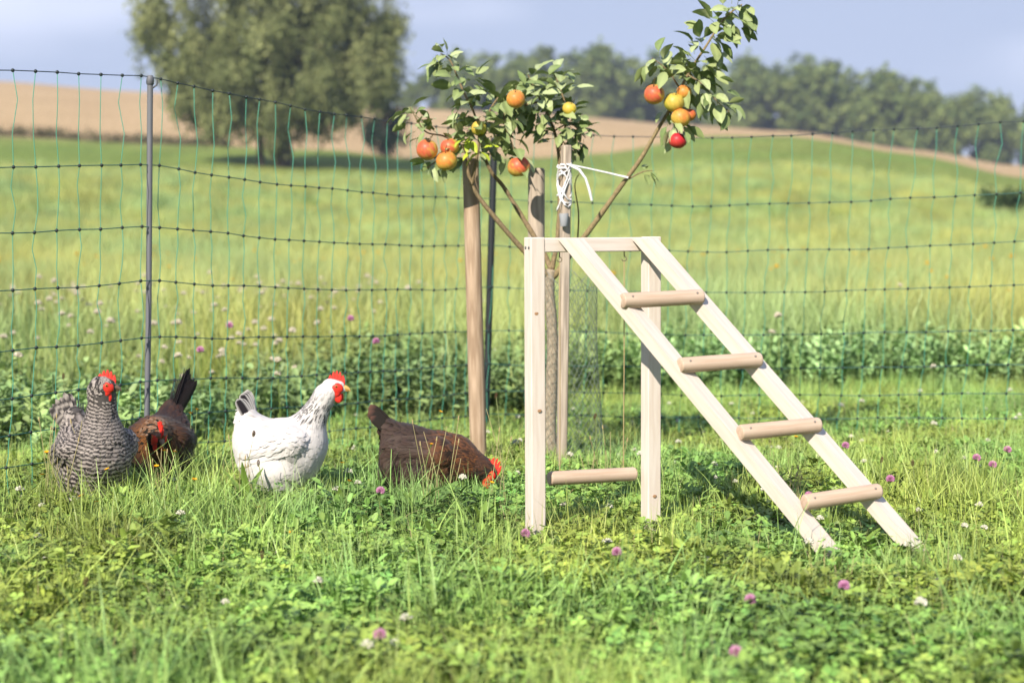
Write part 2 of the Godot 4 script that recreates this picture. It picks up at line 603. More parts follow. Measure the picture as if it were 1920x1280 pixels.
# ---------------------------------------------------------------- fence
func fence() -> void:
	# the line of the net on the ground: from the left edge to the corner and on to the right
	var line := [Vector2(-2.25, -3.86), Vector2(-1.137, -5.35), Vector2(-0.1, -7.0), Vector2(0.82, -6.93), Vector2(1.93, -6.57), Vector2(2.75, -6.3), Vector2(4.1, -5.8)]
	var base_y := [0.0, 0.0, -0.092, -0.09, -0.045, -0.03, -0.02]
	var heights := [1.286, 1.01, 0.82, 0.65, 0.475, 0.337, 0.225, 0.13, 0.05]
	var cum := [0.0]
	for i in line.size() - 1:
		cum.append(cum[i] + line[i].distance_to(line[i + 1]))
	var posts := [0, 1, 2, 5, 6]
	var point := func(s: float, h: float) -> Vector3:
		for i in line.size() - 1:
			if s <= cum[i + 1] or i == line.size() - 2:
				var t: float = (s - cum[i]) / (cum[i + 1] - cum[i])
				var q: Vector2 = line[i].lerp(line[i + 1], t)
				return Vector3(q.x, lerpf(base_y[i], base_y[i + 1], t) + h, q.y)
		return Vector3.ZERO
	var sag := func(s: float, h: float) -> float:
		for i in posts.size() - 1:
			var a: float = cum[posts[i]]
			var b2: float = cum[posts[i + 1]]
			if s <= b2:
				var t := (s - a) / (b2 - a)
				return -4.0 * t * (1.0 - t) * 0.022 * (0.4 + h * 0.6) * (b2 - a) / 2.0
		return 0.0
	var total: float = cum[-1]
	var n := int(total / 0.08)
	var o := thing("net_fence", "green electric netting fence with black knots around the lawn", "fence", Vector3(line[2].x, base_y[2], line[2].y))
	var org := o.position
	# nodes of the net
	var nodes := []
	for k in n + 1:
		var s := 0.08 * k
		var row := []
		for j in heights.size():
			var s2 := s - 0.006 * j + rr(-0.005, 0.005) + noise.get_noise_2d(s * 60.0, j * 90.0) * 0.012
			s2 = clampf(s2, 0.0, total)
			var h: float = heights[j] + noise.get_noise_2d(s * 35.0, 400.0 + j * 70.0) * 0.008
			row.append(point.call(s2, h + sag.call(s2, heights[j])) - org)
		nodes.append(row)
	var knot := MB.new()
	knot.lathe([Vector2(0.0001, -0.0058), Vector2(0.0042, -0.004), Vector2(0.006, 0), Vector2(0.0042, 0.004), Vector2(0.0001, 0.0058)], 8, func(_p): return Color(0.010, 0.016, 0.018))
	for j in heights.size():
		var b := MB.new()
		var kb := MB.new()
		var pts := []
		var rads := []
		for k in n + 1:
			pts.append(nodes[k][j])
			rads.append(0.0016)
			kb.append(knot, Transform3D(Basis.from_euler(Vector3(rr(-0.4, 0.4), rr(0, 3), 0)), nodes[k][j]))
		b.tube(pts, rads, 5, Color(0.02, 0.10, 0.09) if j != 0 else Color(0.012, 0.03, 0.04))
		var hs := part("horizontal_string", b.mesh(), M.string, o)
		var kp := part("knots", kb.mesh(), M.string, hs)
		kp.set_meta("kind", "stuff")
	for k in n + 1:
		var b := MB.new()
		var pts := []
		var rads := []
		for j in heights.size():
			pts.append(nodes[k][j])
			rads.append(0.00125)
			if j < heights.size() - 1:
				var a: Vector3 = nodes[k][j]
				var c: Vector3 = nodes[k][j + 1]
				var L := a.distance_to(c)
				for f in [0.3, 0.65]:
					pts.append(a.lerp(c, f) + Vector3(rr(-1, 1), 0, rr(-1, 1)) * 0.016 * L / 0.2 * 0.55)
					rads.append(0.00125)
		b.tube(pts, rads, 4, Color(0.085, 0.34, 0.235))
		part("vertical_string", b.mesh(), M.string, o)
	# posts
	var pt := at(281, 141, 5.36)
	var base := Vector3(-1.165, -0.12, -5.36)
	var gp := thing("fence_post", "slim grey plastic post holding up the netting beside the barred hen", "post", base, 0, "fence posts")
	var b := MB.new()
	var L := pt - base
	b.tube([Vector3.ZERO, L * 0.5 + Vector3(0.003, 0, 0), L * 0.985], [0.009, 0.009, 0.009], 14, Color(0.13, 0.135, 0.15))
	part("pole", b.mesh(), M.paint, gp)
	b = MB.new()
	b.tube([L * 0.98, L * 0.992, L], [0.0118, 0.0118, 0.008], 14, Color(0.12, 0.125, 0.14))
	part("cap", b.mesh(), M.paint, gp)
	b = MB.new()
	b.tube([L * 0.972 + Vector3(0.01, 0, 0.008), L * 0.978 + Vector3(0.022, 0.0, 0.01), L * 0.99 + Vector3(0.024, 0, 0.01)], [0.003, 0.003, 0.0025], 6, Color(0.1, 0.105, 0.12))
	part("hook", b.mesh(), M.paint, gp)
	pt = at(927, 258, 7.0)
	base = at(908, 700, 7.02)
	base.y = -0.2
	var bp := thing("fence_post", "thin black post at the fence corner behind the left stake", "post", base, 0, "fence posts")
	L = pt - base
	b = MB.new()
	b.tube([Vector3.ZERO, L * 0.5, L * 0.985], [0.014, 0.014, 0.014], 12, Color(0.014, 0.016, 0.022))
	part("pole", b.mesh(), M.paint, bp)
	b = MB.new()
	b.tube([L * 0.98, L], [0.017, 0.014], 12, Color(0.014, 0.016, 0.022))
	part("cap", b.mesh(), M.paint, bp)

# ---------------------------------------------------------------- stakes, apple tree
func stick(called: String, label: String, category: String, lo: Vector3, hi: Vector3, w: Vector2, mat: Material, turn: float, round_ := false, group := "") -> Node3D:
	var t := thing(called, label, category, lo, 0, group)
	var L := (hi - lo).length()
	var b := MB.new()
	if round_:
		b.tube([Vector3(0, 0, 0), Vector3(0, L * 0.3, 0), Vector3(0, L * 0.7, 0), Vector3(0, L - 0.008, 0), Vector3(0, L, 0)], [w.x * 0.5, w.x * 0.5, w.x * 0.49, w.x * 0.49, w.x * 0.42], 20, Color.WHITE)
	else:
		b.box(Vector3(w.x, L, w.y), 0.004, Color.WHITE, Vector3(0, L * 0.5, 0))
	var up := (hi - lo).normalized()
	var q := Basis(Quaternion(Vector3.UP, up)) * Basis(Vector3.UP, turn)
	part("shaft", b.mesh(), mat, t, Transform3D(q, Vector3.ZERO))
	return t

func apple_leaf(curl: float, fold: float, c: Color) -> ArrayMesh:
	var b := MB.new()
	var rows := []
	var n := 7
	for i in n + 1:
		var t := float(i) / n
		var w := 0.285 * pow(sin(PI * pow(clampf(t * 0.96 + 0.02, 0, 1), 0.85)), 0.8)
		if i == n:
			w = 0.01
		var ang := curl * t
		var y := -sin(ang) * t * 0.55
		var x := t * cos(ang * 0.5)
		var wob := 0.02 * sin(t * 17.0)
		var cc := shade(c, 1.0 + 0.1 * sin(t * 23.0))
		rows.append([b.add(Vector3(x, y + w * fold + wob, -w), cc), b.add(Vector3(x, y + w * fold * 0.3, -w * 0.5), cc), b.add(Vector3(x, y, 0), shade(c, 1.25)), b.add(Vector3(x, y + w * fold * 0.3, w * 0.5), cc), b.add(Vector3(x, y + w * fold - wob, w), cc)])
	for i in n:
		for k in 4:
			b.quad(rows[i][k], rows[i][k + 1], rows[i + 1][k + 1], rows[i + 1][k])
	b.tube([Vector3(-0.3, 0.03, 0), Vector3(0, 0, 0)], [0.012, 0.014], 4, Color(0.16, 0.2, 0.06), false)
	return b.mesh()

func stakes_and_tree() -> void:
	# stakes
	var foot := at(900, 886, 5.69)
	foot.y = -0.15
	stick("wooden_stake", "tallest brown wooden stake left of the apple tree", "stake", foot, at(882, 297, 5.69), Vector2(0.056, 0.056), M.stake_wood, 0.5, true, "stakes around the apple tree")
	foot = at(1004, 860, 5.78)
	foot.y = -0.15
	stick("wooden_stake", "thick grey wooden stake with a rounded top behind the ladder's left leg", "stake", foot, at(1006, 315, 5.78), Vector2(0.058, 0.05), M.grey_wood, 0.1, true, "stakes around the apple tree")
	foot = at(1052, 885, 5.62)
	foot.y = -0.12
	stick("wooden_stake", "narrow square stake with white strap in front of the apple trunk", "stake", foot, at(1062, 272, 5.62), Vector2(0.028, 0.034), M.grey_wood, 0.35, false, "stakes around the apple tree")
	# strap
	var sp := at(1060, 340, 5.62)
	var strap := thing("tie_strap", "white strap wrapped round the narrow stake and the right branch", "strap", sp)
	var b := MB.new()
	var white := Color(0.66, 0.66, 0.68)
	var pts := []
	var rads := []
	for k in 110:
		var a := TAU * k / 12.0
		var yy := 300.0 + k * 0.30 + 62.0 * (0.5 - 0.5 * cos(k * 0.36)) + 10.0 * sin(k * 0.83)
		pts.append(at(1058.0, yy, 5.62) - sp + Vector3(cos(a) * 0.0225, 0, sin(a) * 0.026))
		rads.append(0.0030 + 0.0014 * sin(k * 2.1))
	b.tube(pts, rads, 6, white)
	part("wrapping", b.mesh(), M.matte, strap)
	b = MB.new()
	b.tube([at(1062, 308, 5.60) - sp, at(1100, 315, 5.6) - sp, at(1140, 324, 5.6) - sp, at(1178, 333, 5.6) - sp], [0.004, 0.003, 0.0033, 0.004], 6, white)
	part("band", b.mesh(), M.matte, strap)
	b = MB.new()
	b.tube([at(1066, 309, 5.59) - sp, at(1086, 318, 5.58) - sp, at(1098, 334, 5.58) - sp, at(1105, 355, 5.58) - sp, at(1110, 376, 5.58) - sp], [0.004, 0.0052, 0.0042, 0.005, 0.0042], 6, white)
	part("loose_end", b.mesh(), M.matte, strap)
	b = MB.new()
	b.tube([at(1057, 400, 5.585) - sp, at(1058, 424, 5.585) - sp], [0.016, 0.012], 8, Color(0.3, 0.31, 0.33))
	part("knot", b.mesh(), M.matte, strap)

	# apple tree
	var tb := at(1034, 885, 5.72)
	tb.y = land(tb.x, tb.z) - 0.02
	var t := thing("apple_tree", "young apple tree with ripe apples tied between the stakes", "tree", tb)
	var bark := Color(0.15, 0.105, 0.065)
	var P := func(u, v, d): return at(u, v, d) - tb
	var path := func(list: Array) -> Array:
		var out := []
		for q in list:
			out.append(P.call(q[0], q[1], q[2]))
		return out
	var smooth := func(a: Array) -> Array:
		var out := []
		for i in a.size() - 1:
			for k in 5:
				out.append(a[i].cubic_interpolate(a[i + 1], a[maxi(i - 1, 0)], a[mini(i + 2, a.size() - 1)], k / 5.0))
		out.append(a[-1])
		return out
	var limb := func(called: String, list: Array, r0: float, r1: float, c: Color) -> Array:
		var pp: Array = smooth.call(path.call(list))
		var rad := []
		for i in pp.size():
			rad.append(lerpf(r0, r1, float(i) / (pp.size() - 1)) * rr(0.92, 1.1))
		var mb := MB.new()
		mb.tube(pp, rad, 8, c)
		part(called, mb.mesh(), M.bark, t)
		return pp
	limb.call("trunk", [[1034, 905, 5.72], [1032, 780, 5.72], [1036, 640, 5.72], [1030, 540, 5.72], [1034, 505, 5.72]], 0.021, 0.017, Color(0.42, 0.35, 0.26))
	var twig := Color(0.30, 0.225, 0.13)
	var L1: Array = limb.call("branch", [[1036, 525, 5.72], [1010, 498, 5.71], [975, 462, 5.69], [930, 410, 5.66], [895, 365, 5.64], [878, 325, 5.63], [876, 290, 5.63]], 0.011, 0.005, twig)
	var L1b: Array = limb.call("branch", [[885, 345, 5.63], [893, 300, 5.61], [898, 262, 5.6], [890, 215, 5.6], [866, 165, 5.6], [845, 115, 5.6], [826, 100, 5.6]], 0.0055, 0.002, twig)
	var L1c: Array = limb.call("branch", [[876, 292, 5.63], [862, 270, 5.6], [838, 288, 5.58], [800, 315, 5.57]], 0.004, 0.002, twig)
	var L1d: Array = limb.call("branch", [[862, 272, 5.6], [832, 255, 5.59], [800, 248, 5.58], [782, 225, 5.57], [768, 200, 5.56]], 0.0035, 0.0015, twig)
	var L2: Array = limb.call("branch", [[1034, 505, 5.72], [1012, 460, 5.74], [975, 400, 5.75], [944, 350, 5.74], [920, 320, 5.72], [905, 275, 5.7], [915, 215, 5.68], [940, 175, 5.66]], 0.010, 0.003, twig)
	var L3: Array = limb.call("branch", [[1034, 508, 5.72], [1046, 440, 5.73], [1050, 350, 5.73], [1047, 285, 5.72], [1036, 235, 5.7], [1012, 185, 5.68], [990, 140, 5.66]], 0.009, 0.002, twig)
	var L3b: Array = limb.call("branch", [[1047, 285, 5.72], [1058, 250, 5.7], [1062, 205, 5.68], [1048, 160, 5.67], [1040, 140, 5.66]], 0.005, 0.002, twig)
	var L3c: Array = limb.call("branch", [[1040, 245, 5.7], [1070, 232, 5.68], [1098, 258, 5.66]], 0.003, 0.0015, twig)
	var L3d: Array = limb.call("branch", [[1012, 190, 5.68], [975, 200, 5.65], [945, 215, 5.63], [960, 270, 5.62], [972, 296, 5.62]], 0.004, 0.002, twig)
	var L4: Array = limb.call("branch", [[1038, 520, 5.72], [1075, 470, 5.7], [1110, 425, 5.67], [1160, 355, 5.63], [1200, 300, 5.6], [1232, 245, 5.58], [1262, 195, 5.56], [1290, 140, 5.55], [1325, 85, 5.54], [1358, 35, 5.53], [1392, 8, 5.52]], 0.0105, 0.002, Color(0.33, 0.255, 0.14))
	var L4b: Array = limb.call("branch", [[1180, 335, 5.62], [1205, 322, 5.6], [1225, 320, 5.6]], 0.003, 0.0012, twig)
	var L4c: Array = limb.call("branch", [[1290, 140, 5.55], [1320, 160, 5.53], [1345, 190, 5.52], [1368, 210, 5.52]], 0.003, 0.0012, twig)
	var L4d: Array = limb.call("branch", [[1255, 205, 5.57], [1266, 232, 5.54], [1271, 250, 5.53]], 0.003, 0.002, twig)
	var L4e: Array = limb.call("branch", [[1275, 165, 5.555], [1250, 130, 5.53], [1222, 108, 5.52]], 0.003, 0.0012, twig)
	limb.call("branch", [[1082, 465, 5.7], [1085, 400, 5.68], [1078, 345, 5.67], [1092, 318, 5.67]], 0.003, 0.0012, Color(0.25, 0.2, 0.1))
	# leaves
	var greens := [Color(0.20, 0.255, 0.10), Color(0.155, 0.21, 0.078), Color(0.26, 0.31, 0.13), Color(0.32, 0.375, 0.19)]
	var leaves := []
	for k in 12:
		leaves.append(apple_leaf([0.5, 0.9, 1.3][k % 3], [0.25, 0.5, 0.1, 0.35][k % 4], greens[k % 4]))
	var yellow_leaf := apple_leaf(0.6, 0.25, Color(0.36, 0.44, 0.04))
	var extra := MB.new()
	var flat := []
	for k in 4:
		var lb := MB.new()
		var c: Color = greens[k]
		var r0 := []
		for i in 5:
			var tt := i / 4.0
			var w := 0.24 * sin(PI * (0.06 + 0.9 * tt))
			var yy := -0.25 * tt * tt
			r0.append([lb.add(Vector3(tt, yy + w * 0.3, -w), c), lb.add(Vector3(tt, yy, 0), shade(c, 1.2)), lb.add(Vector3(tt, yy + w * 0.3, w), c)])
		for i in 4:
			lb.quad(r0[i][0], r0[i][1], r0[i + 1][1], r0[i + 1][0])
			lb.quad(r0[i][1], r0[i][2], r0[i + 1][2], r0[i + 1][1])
		flat.append(lb)
	var count := [0]
	var place := func(p: Vector3, out: Vector3, size: float, mesh: Mesh) -> void:
		var f := out.normalized()
		var r := f.cross(Vector3.UP.rotated(f, rr(-0.8, 0.8))).normalized()
		var bs := Basis(f, r.cross(f), r).rotated(f, rr(-0.5, 0.5))
		var xf := Transform3D(bs.scaled_local(Vector3(size, size, size)), p + f * size * 0.28)
		if mesh == null or count[0] >= 298:
			extra.append(flat[rng.randi() % 4], xf)
		else:
			count[0] += 1
			part("leaf", mesh, M.leaf, t, xf)
	var grow := func(pp: Array, from: float, n: int, spread: float, s0: float, s1: float) -> void:
		for i in n:
			var f := from + (1.0 - from) * (i + rr(0, 0.9)) / n
			var k := f * (pp.size() - 1)
			var p: Vector3 = pp[int(k)].lerp(pp[mini(int(k) + 1, pp.size() - 1)], k - int(k))
			var tang: Vector3 = (pp[mini(int(k) + 1, pp.size() - 1)] - pp[maxi(int(k) - 1, 0)]).normalized()
			var a := i * 2.4 + rr(-0.5, 0.5)
			var side := tang.cross(Vector3(0.3, 0.2, 1)).normalized().rotated(tang, a)
			var out := side + tang * rr(0.2, 0.8) + Vector3(0, rr(-0.75, 0.15), 0)
			p += side * rr(0.0, spread)
			place.call(p, out, rr(s0, s1) * 1.06, leaves[rng.randi() % 12])
			for m in 2:
				if rng.randf() < 0.45:
					var o2 := side.rotated(tang, rr(-2.5, 2.5))
					place.call(p + o2 * rr(0.0, spread * 1.1) + tang * rr(-0.02, 0.02), o2 + tang * rr(-0.2, 0.8) + Vector3(0, rr(-0.9, 0.1), 0), rr(s0, s1) * 1.05, null)
	grow.call(L1b, 0.28, 40, 0.035, 0.040, 0.064)
	grow.call(L1c, 0.3, 9, 0.02, 0.035, 0.05)
	grow.call(L1d, 0.35, 15, 0.03, 0.035, 0.055)
	grow.call(L2, 0.68, 38, 0.055, 0.045, 0.068)
	grow.call(L3, 0.60, 40, 0.06, 0.045, 0.068)
	grow.call(L3b, 0.1, 30, 0.04, 0.045, 0.064)
	grow.call(L3c, 0.1, 12, 0.025, 0.045, 0.062)
	grow.call(L3d, 0.0, 13, 0.04, 0.045, 0.066)
	grow.call(L4, 0.66, 50, 0.035, 0.045, 0.072)
	grow.call(L4c, 0.1, 16, 0.035, 0.045, 0.07)
	grow.call(L4d, 0.0, 8, 0.03, 0.04, 0.06)
	grow.call(L4e, 0.2, 10, 0.02, 0.05, 0.075)
	grow.call(L4b, 0.3, 3, 0.005, 0.03, 0.045)
	for k in 8:
		place.call(P.call(890 + rr(-14, 14), 268 + rr(-14, 18), 5.55), Vector3(rr(-1, 1), rr(-0.9, 0.4), rr(-0.2, 1)), rr(0.04, 0.06), yellow_leaf)
	var xp := part("small_leaves", extra.mesh(), M.leaf, t)
	xp.set_meta("kind", "stuff")
	# apples: pixel x, y, radius, yellow, red, depth
	var Y := Color(0.60, 0.42, 0.075)
	var G := Color(0.42, 0.40, 0.05)
	var O := Color(0.66, 0.22, 0.05)
	var R := Color(0.58, 0.10, 0.055)
	var apples := [[801, 280, 20, Y, R, 5.54, "apple with orange red cheek, leftmost of the three hanging together"], [843, 275, 18, Y, R, 5.57, "redder apple behind the other two of the left three"], [837, 301, 19.5, Y, O, 5.53, "orange apple, lowest of the left three"], [973, 312, 21, Y, R, 5.58, "rosy apple hanging alone in front of the middle stake"], [967, 185, 18, Y, O, 5.55, "orange apple among the middle leaves"], [1068, 203, 13, Color(0.72, 0.56, 0.04), Y, 5.6, "small bright yellow apple at the right of the middle leaves"], [898, 240, 15, G, Y, 5.57, "yellow green apple in the yellowish leaves"], [1227, 176, 20, Y, R, 5.5, "orange red apple at the left of the right cluster"], [1283, 172, 14, Y, O, 5.52, "small orange apple at the top of the right cluster"], [1264, 191, 20, G, Y, 5.51, "yellow green apple in the middle of the right cluster"], [1277, 220, 17.5, Y, O, 5.5, "golden apple low in the right cluster"], [1293, 215, 12, O, R, 5.53, "small reddish apple at the right of the cluster"], [1271, 263, 16.5, Color(0.55, 0.05, 0.04), Color(0.50, 0.012, 0.03), 5.5, "bright red apple hanging lowest on the right branch"]]
	for a in apples:
		var ctr: Vector3 = P.call(a[0], a[1], a[5])
		var rad: float = a[2] / FOCAL * a[5]
		var prof := []
		for i in 15:
			var th := PI * i / 14.0
			var rr2 := sin(th) * (1.0 + 0.06 * cos(th))
			var y := -cos(th) * 1.0
			if i >= 12:
				y -= 0.10 * (i - 11) * 0.9
			if i <= 1:
				y += 0.09 * (2 - i)
			prof.append(Vector2(maxf(rr2, 0.001) * rad, y * rad))
		var ab := MB.new()
		var c0: Color = a[3]
		var c1: Color = a[4]
		var cheek := Vector3(rr(-0.7, 0.2), rr(0.35, 0.8), rr(0.2, 0.7)).normalized()
		var colf := func(p: Vector3) -> Color:
			var q := p / rad
			var st := noise.get_noise_2d(atan2(q.x, q.z) * 260.0, q.y * 30.0) * 0.5 + noise.get_noise_2d(atan2(q.x, q.z) * 600.0, q.y * 60.0 + 99.0) * 0.35
			var k := ss(-0.3, 0.8, q.dot(cheek) + st * 1.4) * 0.95
			var blot := 0.9 + 0.25 * noise.get_noise_3d(q.x * 90.0, q.y * 90.0, q.z * 90.0 + rad * 9000.0)
			return shade(c0.lerp(c1, k), blot)
		ab.lathe(prof, 32, colf)
		var ap := part("apple", ab.mesh(), M.apple, t, Transform3D(Basis.from_euler(Vector3(rr(-0.35, 0.5), 0, rr(-0.3, 0.3))) * Basis.from_scale(Vector3(rr(0.94, 1.05), rr(0.92, 1.0), 1.0)), ctr), a[6])
		ab = MB.new()
		ab.tube([Vector3(0, rad * 0.55, 0), Vector3(rad * 0.08, rad * 1.1, 0), Vector3(rad * 0.25, rad * 1.5, -rad * 0.2)], [rad * 0.045, rad * 0.04, rad * 0.05], 6, Color(0.12, 0.09, 0.04))
		part("apple_stalk", ab.mesh(), M.bark, ap)
		ab = MB.new()
		for k in 5:
			var an := TAU * k / 5.0
			var q0 := Vector3(0, -rad * 0.84, 0)
			ab.tube([q0, q0 + Vector3(cos(an), -0.35, sin(an)) * rad * 0.16], [rad * 0.05, rad * 0.02], 4, Color(0.06, 0.05, 0.02))
		part("calyx", ab.mesh(), M.bark, ap)
	# wire guard round the trunk
	var wc := at(1062, 905, 5.72)
	wc.y = land(wc.x, wc.z)
	var guard := thing("wire_guard", "fine grey wire mesh sleeve standing round the apple trunk", "tree guard", wc)
	var wb := MB.new()
	var Rg := 0.116
	var H := 0.66
	var turns := 28
	for s in [-1.0, 1.0]:
		for k in turns:
			var pts2 := []
			var rd := []
			for i in 45:
				var f := i / 44.0
				var an: float = TAU * k / turns + s * f * 4.6
				var wob := 1.0 + 0.05 * sin(an * 2.0 + 1.0) + 0.04 * sin(f * 7.0 + an)
				var top := 1.0 - 0.18 * f
				pts2.append(Vector3(cos(an) * Rg * wob * top, f * H * (1.0 + 0.05 * sin(an * 3.0)), sin(an) * Rg * wob * top))
				rd.append(0.00065)
			wb.tube(pts2, rd, 3, Color(0.15, 0.19, 0.17), false)
	var wm := paint(0.45, 0.5)
	wm.metallic = 0.15
	var wp := part("wire_mesh", wb.mesh(), wm, guard)
	wp.set_meta("kind", "stuff")
	wb = MB.new()
	for f in [0.0, 1.0]:
		var pts3 := []
		var rd3 := []
		for i in 41:
			var an := TAU * i / 40.0
			var wob := 1.0 + 0.05 * sin(an * 2.0 + 1.0 ) + 0.04 * sin(f * 7.0 + an)
			pts3.append(Vector3(cos(an) * Rg * wob * (1.0 - 0.18 * f), f * H * (1.0 + 0.05 * sin(an * 3.0)), sin(an) * Rg * wob * (1.0 - 0.18 * f)))
			rd3.append(0.0009)
		wb.tube(pts3, rd3, 4, Color(0.20, 0.21, 0.21), false)
	part("edge_wire", wb.mesh(), wm, guard)

# ---------------------------------------------------------------- ladder and swing
func beam(called: String, parent: Node3D, a: Vector3, b: Vector3, w: float, h: float, face: Vector3, mat: Material) -> MeshInstance3D:
	var up := (b - a).normalized()
	var f := (face - up * face.dot(up)).normalized()
	var m := MB.new()
	m.box(Vector3(w, (b - a).length(), h), 0.0022)
	return part(called, m.mesh(), mat, parent, Transform3D(Basis(up.cross(f), up, f), (a + b) * 0.5))

var bar_a: Vector3
var bar_b: Vector3
var front: Vector3
func ladder() -> void:
	var d1 := 4.30
	var d2 := 4.45
	var t1 := at(1002, 445, d1)
	var t2 := at(1221, 445, d2)
	t2.y = t1.y
	var org := Vector3((t1.x + t2.x) * 0.5, 0, (t1.z + t2.z) * 0.5)
	var o := thing("perch_ladder", "pale wooden perch ladder with four rungs leaning on a two legged frame", "ladder", org)
	var along := (t2 - t1).normalized()
	front = Vector3(along.z, 0, -along.x)
	if front.z < 0:
		front = -front
	var w := 0.040
	var b1 := Vector3(t1.x + 0.004, -0.01, t1.z)
	var b2 := Vector3(t2.x + 0.004, -0.01, t2.z)
	beam("leg", o, b1 - org, t1 - org, w, w, front, M.pale_wood)
	beam("leg", o, b2 - org, t2 - org, w * 0.97, w, front, M.pale_wood)
	var hb := 0.036
	var ba := t1 + along * (w * 0.5 + 0.0005) + Vector3(0, -hb * 0.5 - 0.0015, 0)
	var bb := t2 - along * (w * 0.5 + 0.0005) + Vector3(0, -hb * 0.5 - 0.0015, 0)
	bar_a = ba
	bar_b = bb
	beam("crossbar", o, ba - org, bb - org, hb, 0.034, front, M.pale_wood)
	# screws on the outer face of the near leg
	for k in 2:
		var sb := MB.new()
		sb.tube([Vector3.ZERO, Vector3(0, 0.0012, 0)], [0.0042, 0.0036], 10, Color(0.12, 0.12, 0.12))
		var sp := t1 - along * (w * 0.5) + front * (-0.009 + 0.018 * k) + Vector3(0, -0.026, 0)
		part("screw", sb.mesh(), M.paint, o, Transform3D(Basis(Quaternion(Vector3.UP, -along)), sp - org))
	# stringers
	var fo := front * 0.040
	var s1a := ba.lerp(bb, 0.27) + fo
	var s2a := ba.lerp(bb, 0.97) + fo
	s1a = at(1070, 447, -s1a.z)
	s2a = at(1209, 447, -s2a.z)
	var s1b := at(1588, 1078, 4.06)
	var s2b := at(1747, 1073, 4.12)
	s1b.y = -0.005
	s2b.y = -0.005
	var sw := 0.046
	var face := Vector3(0.62, 0.55, 0.56)
	for pr in [[s1a, s1b], [s2a, s2b]]:
		var up: Vector3 = (pr[1] - pr[0]).normalized()
		var f := (face - up * face.dot(up)).normalized()
		var r := up.cross(f)
		# the top end is cut level, so the stringer is a prism with a slanted end
		var m := MB.new()
		var hw := sw * 0.5
		var ht := 0.016
		var L: float = (pr[1] - pr[0]).length()
		var cs := []
		for q in [[-hw, -ht], [-hw, ht], [hw, ht], [hw, -ht]]:
			var g: Vector3 = r * q[0] + f * q[1]
			# slide along the beam until the end lies level with the top
			cs.append([-g.y / up.y, L - g.y / up.y, q[0], q[1]])
		var loc := []
		for c in cs:
			loc.append([Vector3(c[2], c[0], c[3]), Vector3(c[2], c[1], c[3])])
		for k in 4:
			var k2 := (k + 1) % 4
			m.face(loc[k][0], loc[k2][0], loc[k2][1], loc[k][1])
		m.face(loc[3][0], loc[2][0], loc[1][0], loc[0][0])
		m.face(loc[0][1], loc[1][1], loc[2][1], loc[3][1])
		part("stringer", m.mesh(), M.pale_wood, o, Transform3D(Basis(r, up, f), pr[0] - org))
	# rungs: where each end shows in the picture
	var rungs := [[1166, 564, 1317, 556], [1274, 685, 1426, 674], [1387, 811, 1537, 796], [1508, 942, 1650, 920]]
	for q in rungs:
		var f1: float = (q[1] - 447.0) / 627.0
		var f2: float = (q[3] - 447.0) / 627.0
		var da := lerpf(-s1a.z, -s1b.z, f1) - 0.030
		var db := lerpf(-s2a.z, -s2b.z, f2) - 0.030
		var ra := at(q[0], q[1], da)
		var rb := at(q[2], q[3], db)
		rung(o, ra - org, rb - org, 0.0195)
		# the screw that holds each end, and the knots
		for f in [0.10, 0.90]:
			var sb := MB.new()
			sb.tube([Vector3(0, -0.002, 0), Vector3(0, 0.0012, 0)], [0.0034, 0.0028], 9, Color(0.20, 0.18, 0.16))
			var un := (face - (rb - ra).normalized() * face.dot((rb - ra).normalized())).normalized()
			part("screw", sb.mesh(), M.paint, o, Transform3D(Basis(Quaternion(Vector3.UP, un)), ra.lerp(rb, f) + un * 0.0195 - org))
	var kn := ball(Vector3(0.0058, 0.0042, 0.0009), Color(0.34, 0.20, 0.11), 0.25)
	for q in [[1006, 588, 4.30], [1012, 770, 4.30], [1228, 930, 4.45]]:
		var kp := at(q[0], q[1], q[2] - 0.02) - org
		part("knot", kn, M.matte, o, Transform3D(Basis(Vector3.UP.cross(front), Vector3.UP, front), kp))

func rung(o: Node3D, a: Vector3, b: Vector3, r: float) -> void:
	var m := MB.new()
	var L := (b - a).length()
	var pts := [Vector3(0, 0, 0), Vector3(0, 0.004, 0), Vector3(0, L * 0.3, 0), Vector3(0, L * 0.7, 0), Vector3(0, L - 0.006, 0), Vector3(0, L - 0.001, 0), Vector3(0, L, 0)]
	m.tube(pts, [r * 0.86, r, r * 1.01, r * 0.99, r * 0.98, r * 0.86, r * 0.7], 22, Color.WHITE)
	part("rung", m.mesh(), M.rung_wood, o, Transform3D(Basis(Quaternion(Vector3.UP, (b - a).normalized())), a))

